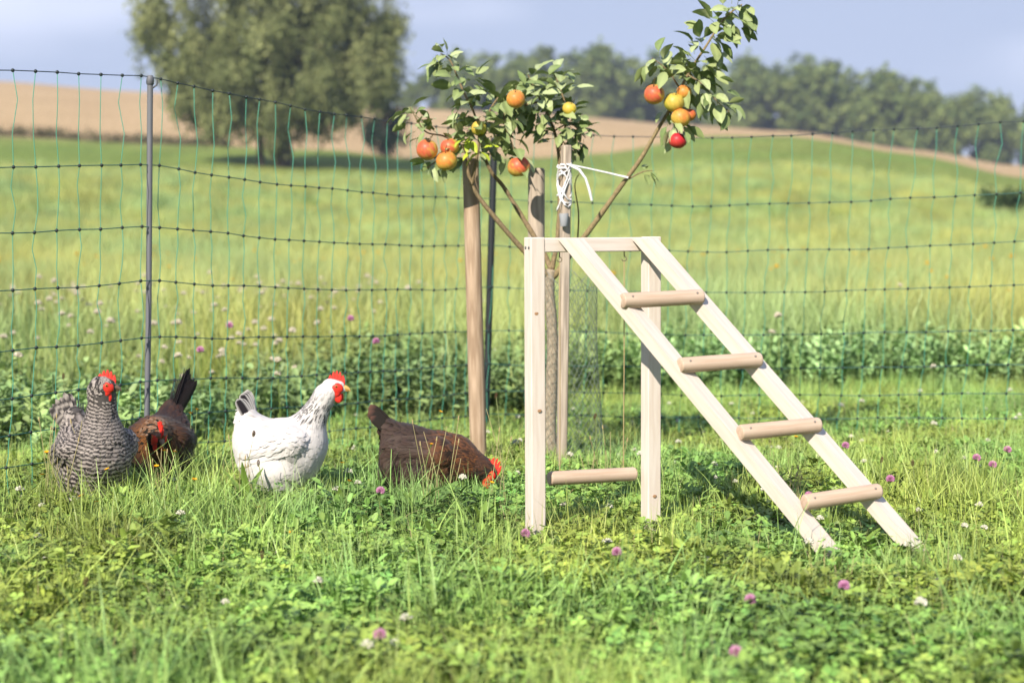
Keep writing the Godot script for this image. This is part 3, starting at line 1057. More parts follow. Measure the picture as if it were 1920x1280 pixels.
func swing() -> void:
	var a := at(1030, 897, 4.34)
	var b := at(1191, 888, 4.45)
	var org := Vector3((a.x + b.x) * 0.5, 0, (a.z + b.z) * 0.5)
	var o := thing("swing_perch", "round wooden swing perch hanging on cords under the crossbar", "swing", org)
	rung(o, a - org, b - org, 0.0185)
	for k in 2:
		var f: float = [0.17, 0.80][k]
		var g: float = [0.12, 0.86][k]
		var top := bar_a.lerp(bar_b, f) + Vector3(0, -0.019, 0)
		var bot := a.lerp(b, g) + Vector3(0, 0.017, 0)
		var m := MB.new()
		var hook := []
		for i in 10:
			var an := PI * 1.5 * i / 9.0
			hook.append(Vector3(sin(an) * 0.006, -0.012 - (1.0 - cos(an)) * 0.006, 0))
		m.tube([Vector3(0, 0.002, 0), Vector3(0, -0.008, 0)] + hook, [0.0016, 0.0016, 0.0016, 0.0016, 0.0016, 0.0016, 0.0016, 0.0016, 0.0016, 0.0016, 0.0016, 0.0016], 6, Color(0.16, 0.13, 0.08))
		part("hook", m.mesh(), M.paint, o, Transform3D(Basis(), top - org))
		m = MB.new()
		m.tube([top + Vector3(0, -0.022, 0) - org, top.lerp(bot, 0.5) + Vector3(0.001, 0, 0) - org, bot - org], [0.0013, 0.0013, 0.0013], 5, Color(0.42, 0.32, 0.17))
		part("cord", m.mesh(), M.matte, o)

# ---------------------------------------------------------------- hens
func field(prims: Array, p: Vector3) -> float:
	var best := 1e3
	for q in prims:
		var a: Vector3 = q[0]
		var ba: Vector3 = q[1]
		var pa := p - a
		var t := clampf(pa.dot(ba) * q[4], 0.0, 1.0)
		var d: float = (pa - ba * t).length() - (q[2] + (q[3] - q[2]) * t)
		var k: float = q[5]
		var h := k - absf(best - d)
		if h > 0.0:
			best = minf(best, d) - h * h / k * 0.25
		else:
			best = minf(best, d)
	return best

func prim(a: Vector3, b: Vector3, ra: float, rb: float, k := 0.04) -> Array:
	return [a, b - a, ra, rb, 1.0 / maxf((b - a).length_squared(), 1e-9), k]

# surface nets of the joined field, added to the collector
func nets(prims: Array, lo: Vector3, hi: Vector3, cell: float, mb: MB, colf: Callable) -> void:
	var nx := int((hi.x - lo.x) / cell) + 2
	var ny := int((hi.y - lo.y) / cell) + 2
	var nz := int((hi.z - lo.z) / cell) + 2
	var f := PackedFloat32Array()
	f.resize(nx * ny * nz)
	for z in nz:
		for y in ny:
			for x in nx:
				f[x + nx * (y + ny * z)] = field(prims, lo + Vector3(x, y, z) * cell)
	var id := PackedInt32Array()
	id.resize(nx * ny * nz)
	id.fill(-1)
	var corners := [0, 1, nx, nx + 1, nx * ny, nx * ny + 1, nx * ny + nx, nx * ny + nx + 1]
	var offs := [Vector3(0, 0, 0), Vector3(1, 0, 0), Vector3(0, 1, 0), Vector3(1, 1, 0), Vector3(0, 0, 1), Vector3(1, 0, 1), Vector3(0, 1, 1), Vector3(1, 1, 1)]
	var edges := [[0, 1], [2, 3], [4, 5], [6, 7], [0, 2], [1, 3], [4, 6], [5, 7], [0, 4], [1, 5], [2, 6], [3, 7]]
	for z in nz - 1:
		for y in ny - 1:
			for x in nx - 1:
				var i := x + nx * (y + ny * z)
				var inside := 0
				for c in corners:
					if f[i + c] < 0.0:
						inside += 1
				if inside == 0 or inside == 8:
					continue
				var sum := Vector3.ZERO
				var n := 0
				for e in edges:
					var a: float = f[i + corners[e[0]]]
					var b: float = f[i + corners[e[1]]]
					if (a < 0.0) != (b < 0.0):
						sum += offs[e[0]].lerp(offs[e[1]], a / (a - b))
						n += 1
				var p := lo + (Vector3(x, y, z) + sum / n) * cell
				id[i] = mb.add(p, (colf as Callable).call(p))
	var st := [1, nx, nx * ny]
	for z in range(1, nz - 1):
		for y in range(1, ny - 1):
			for x in range(1, nx - 1):
				var i := x + nx * (y + ny * z)
				for ax in 3:
					var a: float = f[i]
					var b: float = f[i + st[ax]]
					if (a < 0.0) == (b < 0.0):
						continue
					var u: int = st[(ax + 1) % 3]
					var w: int = st[(ax + 2) % 3]
					var q := [id[i], id[i - u], id[i - u - w], id[i - w]]
					if q.min() < 0:
						continue
					if a < 0.0:
						mb.quad(q[0], q[3], q[2], q[1])
					else:
						mb.quad(q[0], q[1], q[2], q[3])

# colour of a feather: kind of hen, place, along the feather (0 root, 1 tip), across (-1..1), a random number
func plume(kind: int, p: Vector3, t: float, w: float, r: float, h: Dictionary) -> Color:
	var head: Vector3 = h.head
	var s := p.distance_to(head)
	if kind == 0:
		var ph := log(1.0 + 0.018 * (s + (r - 0.5) * 0.0048) / 0.0080) / 0.018
		var bar := sin(TAU * ph + w * w * 1.0)
		var k := ss(-0.12, 0.42, bar)
		return Color(0.024, 0.021, 0.021).lerp(Color(0.315, 0.275, 0.25), k * (0.80 + 0.35 * r))
	if kind == 2:
		var c := Color(0.58, 0.55, 0.535)
		c = shade(c, 0.86 + 0.16 * r)
		var zone := ss(0.045, 0.075, s) * (1.0 - ss(0.135, 0.165, s + (r - 0.5) * 0.03)) * ss(0.03, 0.055, p.x)
		zone *= ss(0.235, 0.262, p.y + (0.02 if p.x < 0.09 else 0.0))
		if absf(w) < 0.75 and t > 0.2 and t < 0.97 and r > 0.12:
			c = c.lerp(Color(0.03, 0.028, 0.03), zone * ss(0.75, 0.35, absf(w)))
		return c
	if kind == 1:
		var gold := ss(0.13, 0.03, s)
		var c1 := Color(0.020, 0.014, 0.012)
		var edge := ss(0.35, 0.9, maxf(absf(w), t * 0.8))
		c1 = c1.lerp(Color(0.30, 0.115, 0.03), gold * (0.15 + 0.75 * edge * edge) * (0.6 + 0.6 * r))
		c1 = c1.lerp(Color(0.07, 0.026, 0.013), (1.0 - gold) * edge * 0.55 * r)
		if s < 0.055 and p.y > head.y:
			c1 = c1.lerp(Color(0.25, 0.21, 0.17), 0.5 * r)
		return c1
	var neck := ss(0.17, 0.06, s)
	var c3 := shade(Color(0.017, 0.0115, 0.0095), 0.6 + 0.8 * r)
	var e3 := ss(0.45, 0.95, maxf(absf(w), t * 0.9))
	c3 = c3.lerp(Color(0.060, 0.038, 0.029), e3 * 0.8)
	var front_ := ss(-0.02, 0.06, p.x)
	c3 = c3.lerp(Color(0.25, 0.088, 0.025), e3 * maxf(neck * 0.95, front_ * 0.6) * (0.35 + 0.65 * r))
	if s < 0.06:
		c3 = c3.lerp(Color(0.045, 0.026, 0.02), 0.7)
	return c3

func feather(b: MB, skin: Array, p: Vector3, f: Vector3, n: Vector3, L: float, W: float, kind: int, r: float, h: Dictionary, rows: int, lift: float) -> void:
	var side := f.cross(n).normalized()
	var rw := []
	for i in rows + 1:
		var t := float(i) / rows
		var w := W * pow(sin(PI * (0.14 + 0.80 * t)), 0.6) * (1.0 if t < 0.9 else 0.8)
		var q := p + f * L * t
		if i % 2 == 0 or rows < 7:
			q -= n * field(skin, q)
		else:
			q -= n * field(skin, q) * 0.97
		q += n * (0.0012 + lift * L * (0.25 + 0.75 * t * t))
		var row := []
		for k in 3:
			var x := k - 1.0
			var v := q + side * w * x - n * (w * 0.30 * x * x)
			row.append(b.add(v, plume(kind, v, t, x, r, h)))
		rw.append(row)
	for i in rows:
		for k in 2:
			b.quad(rw[i][k], rw[i + 1][k], rw[i + 1][k + 1], rw[i][k + 1])

func hen(called_label: String, pos: Vector3, turn: float, kind: int, h: Dictionary) -> void:
	var t := thing("hen", called_label, "hen", pos, turn, "hens on the lawn")
	var grown: float = h.get("size", 1.0)
	t.scale = Vector3(grown, grown, grown)
	var prims: Array = h.prims
	var base_c: Color = [Color(0.07, 0.061, 0.056), Color(0.018, 0.013, 0.011), Color(0.58, 0.55, 0.535), Color(0.030, 0.021, 0.017)][kind]
	var b := MB.new()
	nets(prims, h.lo, h.hi, 0.0085, b, func(p: Vector3): return base_c)
	# head: a grid of its own
	var H: Vector3 = h.head
	var hf := Basis(Vector3.UP, h.head_turn) * Basis(Vector3(0, 0, 1), h.head_pitch)   # x is where the beak points
	var hp := [prim(H + hf * Vector3(-0.012, -0.002, 0), H + hf * Vector3(0.012, 0, 0), 0.0265, 0.0205, 0.003), prim(H + hf * Vector3(0.012, -0.002, 0), H + hf * Vector3(0.029, -0.005, 0), 0.016, 0.0085, 0.006)]
	nets(hp, H - Vector3(0.05, 0.05, 0.05), H + Vector3(0.05, 0.05, 0.05), 0.0032, b, func(p: Vector3): return base_c if kind != 1 else Color(0.05, 0.03, 0.02))
	part("body", b.mesh(), M.feather, t)
	# plumage: surface points of the joined shape
	var surf := b.v
	var n0 := surf.size()
	var pl := MB.new()
	var all: Array = prims + hp
	var spine: Array = h.spine
	var placed := 0
	var tries := 0
	var wantn := 3300
	while placed < wantn and tries < 14000:
		tries += 1
		var p: Vector3 = surf[rng.randi() % n0]
		var g := 0.003
		var nrm := Vector3(field(all, p + Vector3(g, 0, 0)) - field(all, p - Vector3(g, 0, 0)), field(all, p + Vector3(0, g, 0)) - field(all, p - Vector3(0, g, 0)), field(all, p + Vector3(0, 0, g)) - field(all, p - Vector3(0, 0, g))).normalized()
		if absf(field(all, p)) > 0.004:
			continue
		var best := 9.0
		var fl := Vector3.LEFT
		for i in spine.size() - 1:
			var q: Vector3 = Geometry3D.get_closest_point_to_segment(p, spine[i], spine[i + 1])
			var dd := q.distance_to(p)
			if dd < best:
				best = dd
				fl = (spine[i + 1] - spine[i]).normalized()
		fl += Vector3(0, -0.35, 0) * ss(0.02, 0.09, best) + Vector3(0, -0.3, 0)
		fl = (fl - nrm * fl.dot(nrm))
		if fl.length() < 0.15:
			fl = Vector3(0, -1, 0) - nrm * -nrm.y
		fl = fl.normalized().rotated(nrm, rr(-0.16, 0.16))
		var s := p.distance_to(H)
		if s > 0.17 and rng.randf() < 0.3:
			continue
		# bare face
		var lp := hf.inverse() * (p - H)
		if lp.x > 0.0 and s < 0.042 and lp.y < 0.015:
			continue
		var L := lerpf(0.010, 0.034, ss(0.015, 0.12, s)) * rr(0.85, 1.2)
		var W := L * lerpf(0.30, 0.40, ss(0.05, 0.16, s))
		if s > 0.05 and s < 0.13:
			L *= 1.2
			W *= 0.62
		if kind == 2 and s > 0.14:
			L *= 1.15
			W *= 1.2
		var rows := 10 if kind == 0 else 5
		feather(pl, all, p, fl, nrm, L, W, kind, rng.randf(), h, rows, (rr(0.01, 0.06) if kind == 2 else rr(0.02, 0.15)) + rr(0.0, 0.28) * ss(0.12, 0.075, p.y) * (1.0 if kind != 3 else 0.4))
		placed += 1
	# wing coverts and flight feathers on both sides
	for sd in [-1.0, 1.0]:
		var wa: Vector3 = h.wing[0] * Vector3(1, 1, sd)
		var wb: Vector3 = h.wing[1] * Vector3(1, 1, sd)
		for ring in 4:
			for k in 15:
				var f := (k + rr(0, 0.7)) / 15.0
				var p: Vector3 = wa.lerp(wb, f * (0.86 + 0.05 * ring)) + Vector3(0, 0.026 - 0.017 * ring, 0)
				# push out to the skin
				var og := Vector3(0, 0.1, sd)
				for it in 6:
					p += og.normalized() * -field(all, p) * 0.9
				var nrm := Vector3(0, 0.25, sd).normalized()
				var fl := ((wb - wa).normalized() + Vector3(0, -0.22 - 0.10 * ring + 0.2 * f, 0)).normalized()
				fl = (fl - nrm * fl.dot(nrm)).normalized()
				feather(pl, all, p, fl.rotated(nrm, rr(-0.08, 0.08)), nrm, rr(0.032, 0.042) * (1.0 + 0.25 * f), 0.0115, kind, rng.randf(), h, 12 if kind == 0 else 6, (0.035 if kind == 2 else 0.065) - 0.006 * ring)
	part("plumage", pl.mesh(), M.feather, t)
	# tail
	var tl := MB.new()
	var T0: Vector3 = h.tail[0]
	var T1: Vector3 = h.tail[1]
	var td := (T1 - T0).normalized()
	var fan: float = h.get("fan", 1.0)
	for k in 11:
		var f := (k - 5.0) / 5.0
		var dv := (td + Vector3(-absf(f) * 0.08 - 0.14 * f * f, -0.20 * absf(f), f * 0.34) * fan).normalized()
		var nn := Vector3(0.3, 0.25, signf(f + 0.01) * 0.9)
		nn = (nn - dv * nn.dot(dv)).normalized()
		var L := (T1 - T0).length() * (1.0 - 0.18 * absf(f)) * rr(0.93, 1.05)
		var sidev := dv.cross(nn).normalized()
		var rw := []
		for i in 15:
			var tt := i / 14.0
			var w := 0.0165 * (0.35 + 0.65 * ss(0.0, 0.4, tt)) * sqrt(maxf(1.0 - pow(tt, 7.0), 0.01))
			var q := T0 + dv * L * tt + Vector3(0, 0, f * 0.014) - Vector3(1, 0, 0) * 0.10 * L * tt * tt
			var row := []
			for m in 5:
				var x := m * 0.5 - 1.0
				var vv := q + sidev * w * x - nn * w * 0.2 * x * x
				var col: Color
				if kind == 2:
					var dark := ss(0.22, 0.34, tt) * (1.0 - ss(0.62, 1.0, absf(x) * (1.0 if k % 3 else 1.3)) * 0.95) * (1.0 - ss(0.94, 0.99, tt))
					col = Color(0.58, 0.55, 0.535).lerp(Color(0.02, 0.019, 0.02), dark)
				elif kind == 0:
					col = Color(0.03, 0.026, 0.026).lerp(Color(0.25, 0.22, 0.20), ss(-0.1, 0.3, sin(TAU * tt * L / 0.014 + x * x)))
				elif kind == 1:
					col = Color(0.012, 0.010, 0.011)
				else:
					col = Color(0.018, 0.013, 0.011).lerp(Color(0.14, 0.07, 0.045), ss(0.86, 1.0, tt) * 0.8)
				row.append(tl.add(vv, col))
			rw.append(row)
		for i in 14:
			for m in 4:
				tl.quad(rw[i][m], rw[i + 1][m], rw[i + 1][m + 1], rw[i][m + 1])
	part("tail", tl.mesh(), M.feather, t)
	# comb
	var red := Color(0.62, 0.035, 0.022)
	var hx := Transform3D(hf, H)
	var cb := MB.new()
	var cs: float = h.get("comb", 1.0)
	var teeth := 5
	var prof := []
	for i in teeth * 4 + 1:
		var f := i / float(teeth * 4)
		var tooth := absf(sin(f * PI * teeth))
		var arch := 0.008 + 0.0215 * sin(PI * (0.14 + 0.74 * f))
		prof.append(Vector3(lerpf(0.032, -0.021, f), 0.013 + 0.009 * sin(PI * f) + (arch * (0.42 + 0.58 * pow(tooth, 0.7))) * cs, 0))
	for i in prof.size() - 1:
		var a: Vector3 = prof[i]
		var c: Vector3 = prof[i + 1]
		var fa := i / float(prof.size() - 1)
		var fb := (i + 1) / float(prof.size() - 1)
		var a0 := Vector3(a.x, 0.008 + 0.009 * sin(PI * fa), 0)
		var c0 := Vector3(c.x, 0.008 + 0.009 * sin(PI * fb), 0)
		var z := Vector3(0, 0, 0.0042)
		var zt := Vector3(0, 0, 0.0016)
		cb.face(a0 + z, a + zt, c + zt, c0 + z, red)
		cb.face(c0 - z, c - zt, a - zt, a0 - z, red)
		cb.face(a + zt, a - zt, c - zt, c + zt, red)
	part("comb", cb.mesh(), M.skin, t, hx)
	# face skin, wattles, ear lobes, eyes
	for sd in [-1.0, 1.0]:
		part("face_skin", ball(Vector3(0.0195, 0.0165, 0.0075), red, 0.12), M.skin, t, hx * Transform3D(Basis(Vector3(0, 1, 0), 0.22 * sd), Vector3(0.012, -0.002, 0.0165 * sd)))
		part("jowl", ball(Vector3(0.012, 0.012, 0.006), shade(red, 0.92), 0.2), M.skin, t, hx * Transform3D(Basis(), Vector3(0.010, -0.015, 0.0155 * sd)))
		part("wattle", ball(Vector3(0.0125, 0.0185, 0.0055), red, 0.15), M.skin, t, hx * Transform3D(Basis(Vector3(0, 0, 1), 0.2 - h.head_pitch * 0.8), Vector3(0.014, -0.027, 0.0095 * sd)))
		part("ear_lobe", ball(Vector3(0.008, 0.012, 0.0045), shade(red, 0.95), 0.1), M.skin, t, hx * Transform3D(Basis(), Vector3(-0.008, -0.012, 0.0215 * sd)))
		var ey := part("eye", ball(Vector3(0.0042, 0.0042, 0.0028), Color(0.45, 0.14, 0.02), 0.0), M.apple, t, hx * Transform3D(Basis(), Vector3(0.012, 0.0045, 0.0232 * sd)))
		part("pupil", ball(Vector3(0.0024, 0.0024, 0.0012), Color(0.004, 0.004, 0.004), 0.0), M.apple, ey, Transform3D(Basis(), Vector3(0, 0, 0.0022 * sd)))
	var horn := Color(0.55, 0.33, 0.10) if kind == 2 else (Color(0.12, 0.085, 0.055) if kind != 1 else Color(0.2, 0.13, 0.08))
	var bk := MB.new()
	bk.tube([Vector3(0.024, 0.000, 0), Vector3(0.035, 0.0005, 0), Vector3(0.044, -0.0025, 0), Vector3(0.050, -0.0095, 0)], [0.0098, 0.0078, 0.0048, 0.0008], 10, horn)
	part("beak", bk.mesh(), M.apple, t, hx)
	bk = MB.new()
	bk.tube([Vector3(0.024, -0.006, 0), Vector3(0.034, -0.0065, 0), Vector3(0.043, -0.0095, 0)], [0.0072, 0.0052, 0.0009], 8, shade(horn, 0.85))
	part("lower_beak", bk.mesh(), M.apple, t, hx)
	# legs
	var yel := Color(0.62, 0.36, 0.06) if kind == 2 else Color(0.34, 0.25, 0.10)
	for sd in [-1.0, 1.0]:
		var k0 := Vector3(h.foot + 0.005, 0.105, 0.045 * sd)
		var ank := Vector3(h.foot + 0.012, 0.02, 0.046 * sd)
		var lg := MB.new()
		lg.tube([k0, k0.lerp(ank, 0.5) + Vector3(-0.008, 0, 0), ank, ank + Vector3(0.002, -0.012, 0)], [0.009, 0.0065, 0.0068, 0.006], 9, yel)
		var lgp := part("leg", lg.mesh(), M.skin, t)
		for tw in [0.0, 0.55, -0.55, 3.14]:
			var dv := Vector3(cos(tw), 0, sin(tw))
			var LL := 0.055 if tw < 3 else 0.022
			lg = MB.new()
			lg.tube([ank, ank + dv * LL * 0.45 + Vector3(0, -0.012, 0), ank + dv * LL + Vector3(0, -0.016, 0), ank + dv * (LL + 0.012) + Vector3(0, -0.02, 0)], [0.0058, 0.0048, 0.004, 0.0008], 7, yel)
			part("toe", lg.mesh(), M.skin, lgp)

func ball(s: Vector3, col: Color, rough: float) -> ArrayMesh:
	var b := MB.new()
	var prof := []
	for i in 11:
		var th := PI * i / 10.0
		prof.append(Vector2(maxf(sin(th), 0.002), -cos(th)))
	b.lathe(prof, 16, func(q): return shade(col, 1.0 + rough * 2.2 * noise.get_noise_3d(q.x * 60.0, q.y * 60.0 + s.y * 5000.0, q.z * 60.0)))
	for i in b.v.size():
		var p := b.v[i]
		b.v[i] = p * s * (1.0 + rough * noise.get_noise_3d(p.x * 30.0 + s.x * 9000.0, p.y * 30.0, p.z * 30.0))
	return b.mesh()

func hens() -> void:
	var V := func(x, y, z := 0.0): return Vector3(x, y, z)
	# barred hen, upright, breast towards the camera's right
	var h := {}
	h.prims = [prim(V.call(-0.068, 0.160), V.call(0.032, 0.182), 0.080, 0.085), prim(V.call(-0.095, 0.110), V.call(-0.005, 0.10), 0.062, 0.070), prim(V.call(0.040, 0.190), V.call(0.050, 0.225), 0.072, 0.056), prim(V.call(0.056, 0.25), V.call(0.064, 0.362), 0.048, 0.032, 0.03), prim(V.call(0.062, 0.362), V.call(0.075, 0.378), 0.036, 0.026, 0.02), prim(V.call(-0.11, 0.215), V.call(-0.125, 0.275), 0.05, 0.026), prim(V.call(0.0, 0.11, 0.045), V.call(0.005, 0.06, 0.045), 0.048, 0.022), prim(V.call(0.0, 0.11, -0.045), V.call(0.005, 0.06, -0.045), 0.048, 0.022), prim(V.call(0.035, 0.205, 0.072), V.call(-0.095, 0.175, 0.066), 0.042, 0.022, 0.014), prim(V.call(0.035, 0.205, -0.072), V.call(-0.095, 0.175, -0.066), 0.042, 0.022, 0.014)]
	h.lo = Vector3(-0.20, 0.0, -0.14)
	h.hi = Vector3(0.15, 0.43, 0.14)
	h.head = Vector3(0.078, 0.378, 0)
	h.head_turn = 0.92
	h.head_pitch = -0.12
	h.spine = [Vector3(0.078, 0.378, 0), Vector3(0.058, 0.25, 0), Vector3(0.0, 0.17, 0), Vector3(-0.10, 0.14, 0), Vector3(-0.16, 0.11, 0)]
	h.wing = [Vector3(0.05, 0.215, 0.11), Vector3(-0.10, 0.17, 0.085)]
	h.tail = [Vector3(-0.10, 0.215, 0), Vector3(-0.155, 0.345, 0)]
	h.foot = -0.01
	h.comb = 0.85
	var p := at(177, 974, 4.80)
	hen("black and white barred hen standing upright left of the grey post", Vector3(p.x, land(p.x, p.z), p.z), deg_to_rad(-52), 0, h)
	# brown hen facing the camera with its head low
	h = {}
	h.prims = [prim(V.call(-0.055, 0.165), V.call(0.045, 0.16), 0.080, 0.082), prim(V.call(-0.06, 0.10), V.call(0.02, 0.095), 0.065, 0.065), prim(V.call(0.05, 0.17), V.call(0.08, 0.18), 0.072, 0.058), prim(V.call(0.075, 0.20), V.call(0.12, 0.222, -0.022), 0.052, 0.034), prim(V.call(0.12, 0.222, -0.022), V.call(0.138, 0.212, -0.036), 0.033, 0.026, 0.02), prim(V.call(-0.085, 0.215), V.call(-0.105, 0.265), 0.048, 0.026), prim(V.call(0.0, 0.10, 0.045), V.call(0.005, 0.06, 0.045), 0.045, 0.02), prim(V.call(0.0, 0.10, -0.045), V.call(0.005, 0.06, -0.045), 0.045, 0.02), prim(V.call(0.03, 0.19, 0.062), V.call(-0.09, 0.17, 0.058), 0.036, 0.02, 0.014), prim(V.call(0.03, 0.19, -0.062), V.call(-0.09, 0.17, -0.058), 0.036, 0.02, 0.014)]
	h.lo = Vector3(-0.17, 0.0, -0.13)
	h.hi = Vector3(0.20, 0.32, 0.13)
	h.fan = 0.45
	h.head = Vector3(0.140, 0.212, -0.037)
	h.head_turn = 0.75
	h.head_pitch = -0.5
	h.spine = [Vector3(0.140, 0.21, -0.037), Vector3(0.09, 0.19, 0), Vector3(0.0, 0.16, 0), Vector3(-0.09, 0.15, 0), Vector3(-0.15, 0.15, 0)]
	h.wing = [Vector3(0.045, 0.205, 0.095), Vector3(-0.09, 0.17, 0.075)]
	h.tail = [Vector3(-0.075, 0.22, 0), Vector3(-0.135, 0.385, -0.035)]
	h.foot = 0.0
	p = at(303, 930, 5.16)
	hen("black and rust brown hen with lowered head behind the barred hen", Vector3(p.x, land(p.x, p.z), p.z), deg_to_rad(-97), 1, h)
	# white hen in profile
	h = {}
	h.prims = [prim(V.call(-0.050, 0.180), V.call(0.045, 0.178), 0.088, 0.088), prim(V.call(-0.045, 0.125), V.call(0.035, 0.118), 0.068, 0.064), prim(V.call(0.05, 0.19), V.call(0.075, 0.205), 0.078, 0.062), prim(V.call(0.078, 0.235), V.call(0.140, 0.343), 0.050, 0.029, 0.03), prim(V.call(0.140, 0.343), V.call(0.165, 0.365), 0.030, 0.025, 0.02), prim(V.call(-0.085, 0.232), V.call(-0.098, 0.275), 0.05, 0.03), prim(V.call(-0.005, 0.11, 0.045), V.call(0.0, 0.065, 0.045), 0.050, 0.024), prim(V.call(-0.005, 0.11, -0.045), V.call(0.0, 0.065, -0.045), 0.050, 0.024), prim(V.call(0.05, 0.212, 0.070), V.call(-0.078, 0.185, 0.066), 0.045, 0.024, 0.012), prim(V.call(0.05, 0.212, -0.070), V.call(-0.078, 0.185, -0.066), 0.045, 0.024, 0.012)]
	h.lo = Vector3(-0.17, 0.02, -0.14)
	h.hi = Vector3(0.22, 0.42, 0.14)
	h.head = Vector3(0.168, 0.368, 0)
	h.head_turn = -0.1
	h.head_pitch = -0.05
	h.spine = [Vector3(0.168, 0.368, 0), Vector3(0.075, 0.24, 0), Vector3(0.0, 0.18, 0), Vector3(-0.08, 0.165, 0), Vector3(-0.14, 0.15, 0)]
	h.wing = [Vector3(0.065, 0.225, 0.115), Vector3(-0.08, 0.185, 0.09)]
	h.tail = [Vector3(-0.085, 0.255, 0), Vector3(-0.088, 0.362, 0)]
	h.foot = 0.015
	h.size = 0.965
	p = at(526, 956, 4.95)
	hen("white hen with black streaked neck in the middle of the lawn", Vector3(p.x, land(p.x, p.z), p.z), deg_to_rad(-4), 2, h)
	# dark brown hen pecking
	h = {}
	h.prims = [prim(V.call(-0.062, 0.150), V.call(0.045, 0.128), 0.080, 0.072), prim(V.call(-0.085, 0.09), V.call(0.02, 0.085), 0.060, 0.060), prim(V.call(0.05, 0.13), V.call(0.085, 0.135), 0.066, 0.048), prim(V.call(0.085, 0.134), V.call(0.150, 0.106), 0.046, 0.031), prim(V.call(0.150, 0.106), V.call(0.170, 0.098), 0.033, 0.026, 0.02), prim(V.call(-0.095, 0.185), V.call(-0.122, 0.228), 0.040, 0.020), prim(V.call(0.0, 0.10, 0.045), V.call(0.005, 0.06, 0.045), 0.045, 0.02), prim(V.call(0.0, 0.10, -0.045), V.call(0.005, 0.06, -0.045), 0.045, 0.02), prim(V.call(0.035, 0.158, 0.062), V.call(-0.105, 0.178, 0.050), 0.044, 0.022, 0.008), prim(V.call(0.035, 0.158, -0.062), V.call(-0.105, 0.178, -0.050), 0.044, 0.022, 0.008), prim(V.call(-0.10, 0.105, 0.035), V.call(-0.105, 0.075, 0.035), 0.042, 0.036, 0.012)]
	h.lo = Vector3(-0.20, 0.0, -0.13)
	h.hi = Vector3(0.24, 0.30, 0.13)
	h.head = Vector3(0.172, 0.096, 0)
	h.head_turn = -0.1
	h.head_pitch = -0.55
	h.spine = [Vector3(0.172, 0.098, 0), Vector3(0.085, 0.14, 0), Vector3(0.0, 0.145, 0), Vector3(-0.10, 0.15, 0), Vector3(-0.16, 0.16, 0)]
	h.wing = [Vector3(0.055, 0.185, 0.10), Vector3(-0.10, 0.17, 0.08)]
	h.fan = 0.6
	h.tail = [Vector3(-0.095, 0.200, 0), Vector3(-0.168, 0.292, 0)]
	h.foot = 0.01
	p = at(806, 948, 5.0)
	hen("dark brown hen bent down pecking near the tallest stake", Vector3(p.x, land(p.x, p.z), p.z), deg_to_rad(-6), 3, h)

# ---------------------------------------------------------------- grass and meadow
func blade(b: MB, p: Vector3, lean: Vector3, L: float, W: float, c0: Color, c1: Color, segs: int) -> void:
	var side := lean.cross(Vector3.UP).normalized() if lean.length() > 0.01 else Vector3.RIGHT
	var tw := rr(-0.9, 0.9)
	side = side.rotated(Vector3.UP, tw)
	var rows := []
	for i in segs + 1:
		var t := float(i) / segs
		var q := p + Vector3(0, L * t * (1.0 - 0.28 * t * lean.length()), 0) + lean * L * t * t
		var w := W * (1.0 - pow(t, 1.6)) * 0.5
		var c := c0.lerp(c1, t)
		if i == segs:
			rows.append([b.add(q, c)])
		else:
			rows.append([b.add(q - side * w, c), b.add(q + side * w, c)])
	for i in segs:
		if i == segs - 1:
			b.tri(rows[i][0], rows[i + 1][0], rows[i][1])
		else:
			b.quad(rows[i][0], rows[i + 1][0], rows[i + 1][1], rows[i][1])

func grass_clump(n: int, r: float, h0: float, h1: float, w: float, c0: Color, c1: Color, segs: int, leanmax := 0.8) -> ArrayMesh:
	var b := MB.new()
	for i in n:
		var a := rr(0, TAU)
		var q := Vector3(cos(a), 0, sin(a)) * r * sqrt(rng.randf())
		var la := rr(0, TAU)
		var ln := Vector3(cos(la), 0, sin(la)) * rr(0.05, leanmax)
		var k := rr(0.75, 1.25)
		blade(b, q - Vector3(0, 0.01, 0), ln, rr(h0, h1), w * rr(0.7, 1.3), shade(c0, k), shade(c1, k), segs)
	return b.mesh()

func leaflet(b: MB, p: Vector3, d: Vector3, n: Vector3, L: float, W: float, c: Color, notch := false) -> void:
	var s := d.cross(n).normalized()
	var i0 := b.add(p, shade(c, 0.9))
	var i1 := b.add(p + d * L * 0.45 + s * W * 0.5 + n * L * 0.10, c)
	var i2 := b.add(p + d * L * 0.9 + s * W * 0.36 + n * L * 0.06, c)
	var i3 := b.add(p + d * L * (0.9 if notch else 1.05), shade(c, 1.05))
	var i4 := b.add(p + d * L * 0.9 - s * W * 0.36 + n * L * 0.06, c)
	var i5 := b.add(p + d * L * 0.45 - s * W * 0.5 + n * L * 0.10, c)
	var im := b.add(p + d * L * 0.5, shade(c, 1.1))
	b.tri(i0, i1, im)
	b.tri(i1, i2, im)
	b.tri(i2, i3, im)
	b.tri(i3, i4, im)
	b.tri(i4, i5, im)
	b.tri(i5, i0, im)

